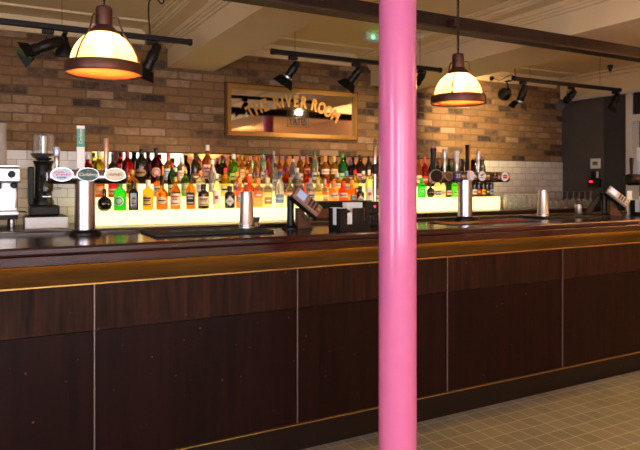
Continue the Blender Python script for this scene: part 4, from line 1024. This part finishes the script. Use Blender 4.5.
# grinder
zg = ZL + .0930
t = thing('coffee_grinder', 'black coffee grinder with clear bean hopper on the steel drawer', 'coffee grinder', (xat(44, 4.98), 4.98, zg))
MB().box(-.10, .10, -.11, .14, 0, .075, BLACK, bev=.012).build('base', t)
MB().lathe([(.075, .076), (.075, .10), (.062, .13), (.058, .36), (.066, .385)], BLACKM, 28, Matrix.Translation((-.0, .05, 0))).build('motor_housing', t)
MB().box(-.105, -.065, .02, .10, .076, .36, BLACK, bev=.008).build('side_panel', t)
MB().lathe([(.04, .17), (.05, .18), (.05, .27), (.045, .28)], mat('smoky_plastic', (50, 46, 44), .15, trans=.4), 24, Matrix.Translation((.01, -.055, 0))).build('dosing_chamber', t)
MB().lathe([(.05, .281), (.05, .295), (.03, .30)], BLACK, 24, Matrix.Translation((.01, -.055, 0))).build('chamber_lid', t)
MB().tube([(.055, -.06, .20), (.09, -.07, .20), (.115, -.075, .20)], .007, CHROME, 10).build('lever', t)
MB().box(-.02, .04, -.115, -.02, .135, .147, CHROME, bev=.003).build('fork', t)
MB().lathe([(.066, .386), (.072, .395), (.072, .405)], BLACK, 28, Matrix.Translation((0, .05, 0))).build('hopper_collar', t)
MB().lathe([(.035, .406), (.075, .43), (.092, .455), (.092, .46), (.07, .435), (.034, .41)], thin_glass('smoky_cone', (120, 104, 90), .3), 28, Matrix.Translation((0, .05, 0))).build('hopper_cone', t)
MB().lathe([(.082, .4605), (.082, .60), (.078, .60), (.078, .4605)], CLEAR, 36, Matrix.Translation((0, .05, 0))).build('hopper', t)
MB().lathe([(.084, .601), (.084, .607), (0, .609)], thin_glass('hopper_lid', (190, 170, 150), .3), 36, Matrix.Translation((0, .05, 0))).build('hopper_lid', t)
MB().lathe([(.03, .462), (.03, .59)], CHROME, 20, Matrix.Translation((.0, .05, 0))).build('inner_tube', t)

# ------------------------------------------------------------------ glasses on the far back counter
def wine_glass(label):
    t = thing('wine_glass', label, 'wine glass', (0, 0, 0), 0, 'upturned wine glasses on the back counter')
    MB().lathe([(.034, 0), (.040, .03), (.041, .055), (.034, .085), (.012, .103), (.010, .103), (.031, .084), (.038, .055), (.037, .03), (.032, 0), (.034, 0)], CLEAR, 20, close=False).build('bowl', t)
    MB().lathe([(.010, .1035), (.0045, .112), (.004, .175), (.008, .182)], CLEAR, 12).build('stem', t)
    MB().lathe([(.008, .1825), (.033, .187), (.034, .190), (0, .190)], CLEAR, 20).build('foot', t)
    return t
def tumbler(label):
    t = thing('tumbler', label, 'glass', (0, 0, 0), 0, 'tall tumblers on the back counter')
    MB().lathe([(0, 0), (.030, 0), (.032, .005), (.038, .165), (.036, .165), (.030, .012), (0, .012)], CLEAR, 20, close=False).build('tumbler_wall', t)
    return t
g0 = tumbler('clear tall tumbler in rows before the white tiles'); first = True
for r_ in range(2):
    y = 4.86 + r_ * .10
    a, b = xat(507, y), xat(545, y); n = 7
    for k in range(n):
        o = g0 if first else copy_tree(g0); first = False
        o.location = (a + (b - a) * (k + .25 * r_) / n, y, ZR + .0006)
g1 = wine_glass('clear upturned wine glass in rows beside the grey wall'); first = True
for r_ in range(3):
    y = 4.80 + r_ * .098
    a, b = xat(549, y), min(xat(591, y), XR - .1); n = 8
    for k in range(n):
        o = g1 if first else copy_tree(g1); first = False
        o.location = (a + (b - a) * k / (n - 1), y, ZR + .0006)

# ------------------------------------------------------------------ fittings on the grey wall (facing -X)
def wall_y(px): 
    d = ray(px, HOR); return XR * d.y / d.x
def wz(px, py):
    d = ray(px, py); return CAM_H + d.z * XR / d.x
ya, yb = wall_y(591.3), wall_y(600.8)
t = thing('thermostat', 'white square thermostat panel on the grey wall', 'thermostat', (XR, (ya + yb) / 2, wz(596, 163.6))); hy_ = abs(ya - yb) / 2; hz_ = (wz(596, 158.6) - wz(596, 168.6)) / 2
MB().box(-.02, -.0005, -hy_, hy_, -hz_, hz_, WHITE, bev=.003).build('plate', t)
MB().box(-.0215, -.0205, -hy_ * .55, hy_ * .5, -hz_ * .35, hz_ * .4, mat('lcd', (110, 108, 100), .3)).build('display', t)
ya, yb = wall_y(591.4), wall_y(599.8)
t = thing('wall_switch', 'black and white switch plate between thermostat and black box', 'switch', (XR, (ya + yb) / 2, wz(596, 175))); hy_ = abs(ya - yb) / 2
MB().box(-.012, -.0005, -hy_, hy_, -.045, .045, BLACK, bev=.003).build('plate', t)
MB().box(-.016, -.0125, -hy_ * .9, -hy_ * .35, -.035, .04, WHITE, bev=.002).build('rocker', t)
MB().lathe([(.022, 0), (.022, .01), (.014, .016)], DKMETAL, 18, axis((-.0125, .015, .0), '-X')).build('knob', t)
ya, yb = wall_y(590.2), wall_y(601.5)
t = thing('control_box', 'black control box with red display below the switch plate', 'control box', (XR, (ya + yb) / 2, wz(596, 183))); hy_ = abs(ya - yb) / 2
MB().box(-.05, .0, -hy_, hy_, -.048, .048, BLACK, bev=.006).build('case', t)
MB().box(-.0515, -.0505, hy_ * .1, hy_ * .65, .012, .022, LEDR).build('red_display', t)

# ------------------------------------------------------------------ lights
def area(name, loc, d, sx, sy, e, col):
    L = bpy.data.lights.new(name, 'AREA'); L.shape = 'RECTANGLE'; L.size = sx; L.size_y = sy; L.energy = e; L.color = col
    o = bpy.data.objects.new(name, L); COL.objects.link(o); o.location = loc; o.rotation_euler = Vector(d).to_track_quat('-Z', 'Z').to_euler(); return o
for a, b in WINS:
    area('window_daylight', ((a + b) / 2, YF - .02, (wz0 + wz1) / 2), (0, 1, 0), b - a - .1, wz1 - wz0 - .1, (38, 27, 11)[WINS.index((a, b))] * (b - a), (.84, .88, 1.0) if a < 2 else (.72, .96, .84))
area('window_daylight', (XL - .02, (lw0 + lw1) / 2, (wz0 + wz1) / 2), (1, 0, 0), lw1 - lw0 - .1, wz1 - wz0 - .1, 80, (.78, .84, 1.0))
# unseen ceiling downlights, added as warm fill for the room and its walls
for i, (x, y, e) in enumerate(((4.82, 1.2, 60), (.6, -2.3, 90), (2.9, -2.3, 130), (5.3, -1.9, 90), (3.3, 1.0, 18), (5.6, 2.2, 14))):
    t = thing('ceiling_downlight', ['brass downlight seen as a bright spot in the gilt mirror', 'brass ceiling downlight behind the viewer nearest the window', 'brass ceiling downlight behind the viewer, middle of the room', 'brass ceiling downlight behind the viewer by the second column', 'brass ceiling downlight over the tiled floor before the bar', 'brass ceiling downlight over the tiled floor near the far bar end'][i], 'downlight', (x, y, ZC))
    MB().lathe([(.05, -.0005), (.05, -.07), (.046, -.07), (.042, -.02)], BRASS, 24).build('can', t)
    MB().lathe([(.0, -.045), (.03, -.05), (.036, -.058), (.0, -.064)], BULB, 18).build('lamp', t)
    L = bpy.data.lights.new('downlight_beam', 'SPOT'); L.energy = e; L.color = (1, .74, .48); L.spot_size = 2.5; L.spot_blend = .9; L.shadow_soft_size = .04
    o = bpy.data.objects.new('downlight_beam', L); COL.objects.link(o); o.location = (x, y, ZC - .08)
# unseen brass uplighters behind and beside the viewer, added to brighten the ceiling
for i, (x, y, lb) in enumerate(((-.2, YF, 'brass wall uplighter between the first two shopfront windows'), (2.15, YF, 'brass wall uplighter between the second and third shopfront windows'), (4.7, YF, 'brass wall uplighter beyond the last shopfront window'), (XR, 1.4, 'brass wall uplighter on the far side wall past the bar'))):
    sx, sy = (0, 1) if y == YF else (-1, 0)
    t = thing('wall_uplighter', lb, 'wall lamp', (x, y, 1.75), 0, 'brass wall uplighters')
    MB().lathe([(.04, 0), (.04, .012), (.02, .02)], BRASS, 20, aim((0, 0, 0), (sx, sy, 0))).build('wall_plate', t)
    MB().tube([(sx * .02, sy * .02, 0), (sx * .09, sy * .09, 0), (sx * .12, sy * .12, .03)], .008, BRASS, 8).build('arm', t)
    MB().lathe([(.02, .03), (.05, .06), (.085, .12), (.082, .12), (.045, .065), (0, .04)], BRASS, 28, Matrix.Translation((sx * .12, sy * .12, 0)), close=False).build('bowl', t)
    MB().lathe([(0, .06), (.025, .075), (.02, .10), (0, .11)], BULB, 16, Matrix.Translation((sx * .12, sy * .12, 0))).build('bulb', t)
    L = bpy.data.lights.new('uplight_beam', 'SPOT'); L.energy = 330; L.color = (1, .70, .44); L.spot_size = 2.7; L.spot_blend = .8; L.shadow_soft_size = .05
    o = bpy.data.objects.new('uplight_beam', L); COL.objects.link(o); o.location = (x + sx * .12, y + sy * .12, 1.90); o.rotation_euler = (PI, 0, 0)
# world
wd = bpy.data.worlds.new('world'); S.world = wd; wd.use_nodes = True
wd.node_tree.nodes['Background'].inputs[0].default_value = (.75, .8, 1, 1); wd.node_tree.nodes['Background'].inputs[1].default_value = 0.25

# ------------------------------------------------------------------ camera
cam = bpy.data.cameras.new('camera'); co = bpy.data.objects.new('camera', cam); COL.objects.link(co)
co.location = (0, 0, CAM_H); co.rotation_euler = (PI / 2, 0, -TH)
cam.sensor_width = 36; cam.sensor_fit = 'HORIZONTAL'; cam.lens = 36 * F_PX / 640; cam.shift_y = (HOR - 225) / 640; cam.clip_start = .05
cam.dof.use_dof = True; cam.dof.focus_distance = 3.1; cam.dof.aperture_fstop = 3.5
S.camera = co
vs = S.view_settings; vs.view_transform = 'Standard'; vs.look = 'None'; vs.gamma = 1; vs.use_curve_mapping = False; vs.exposure = 0.8
S.cycles.max_bounces = 10; S.cycles.transmission_bounces = 8; S.cycles.transparent_max_bounces = 10; S.cycles.sample_clamp_indirect = 4
S.cycles.caustics_refractive = False; S.cycles.caustics_reflective = False
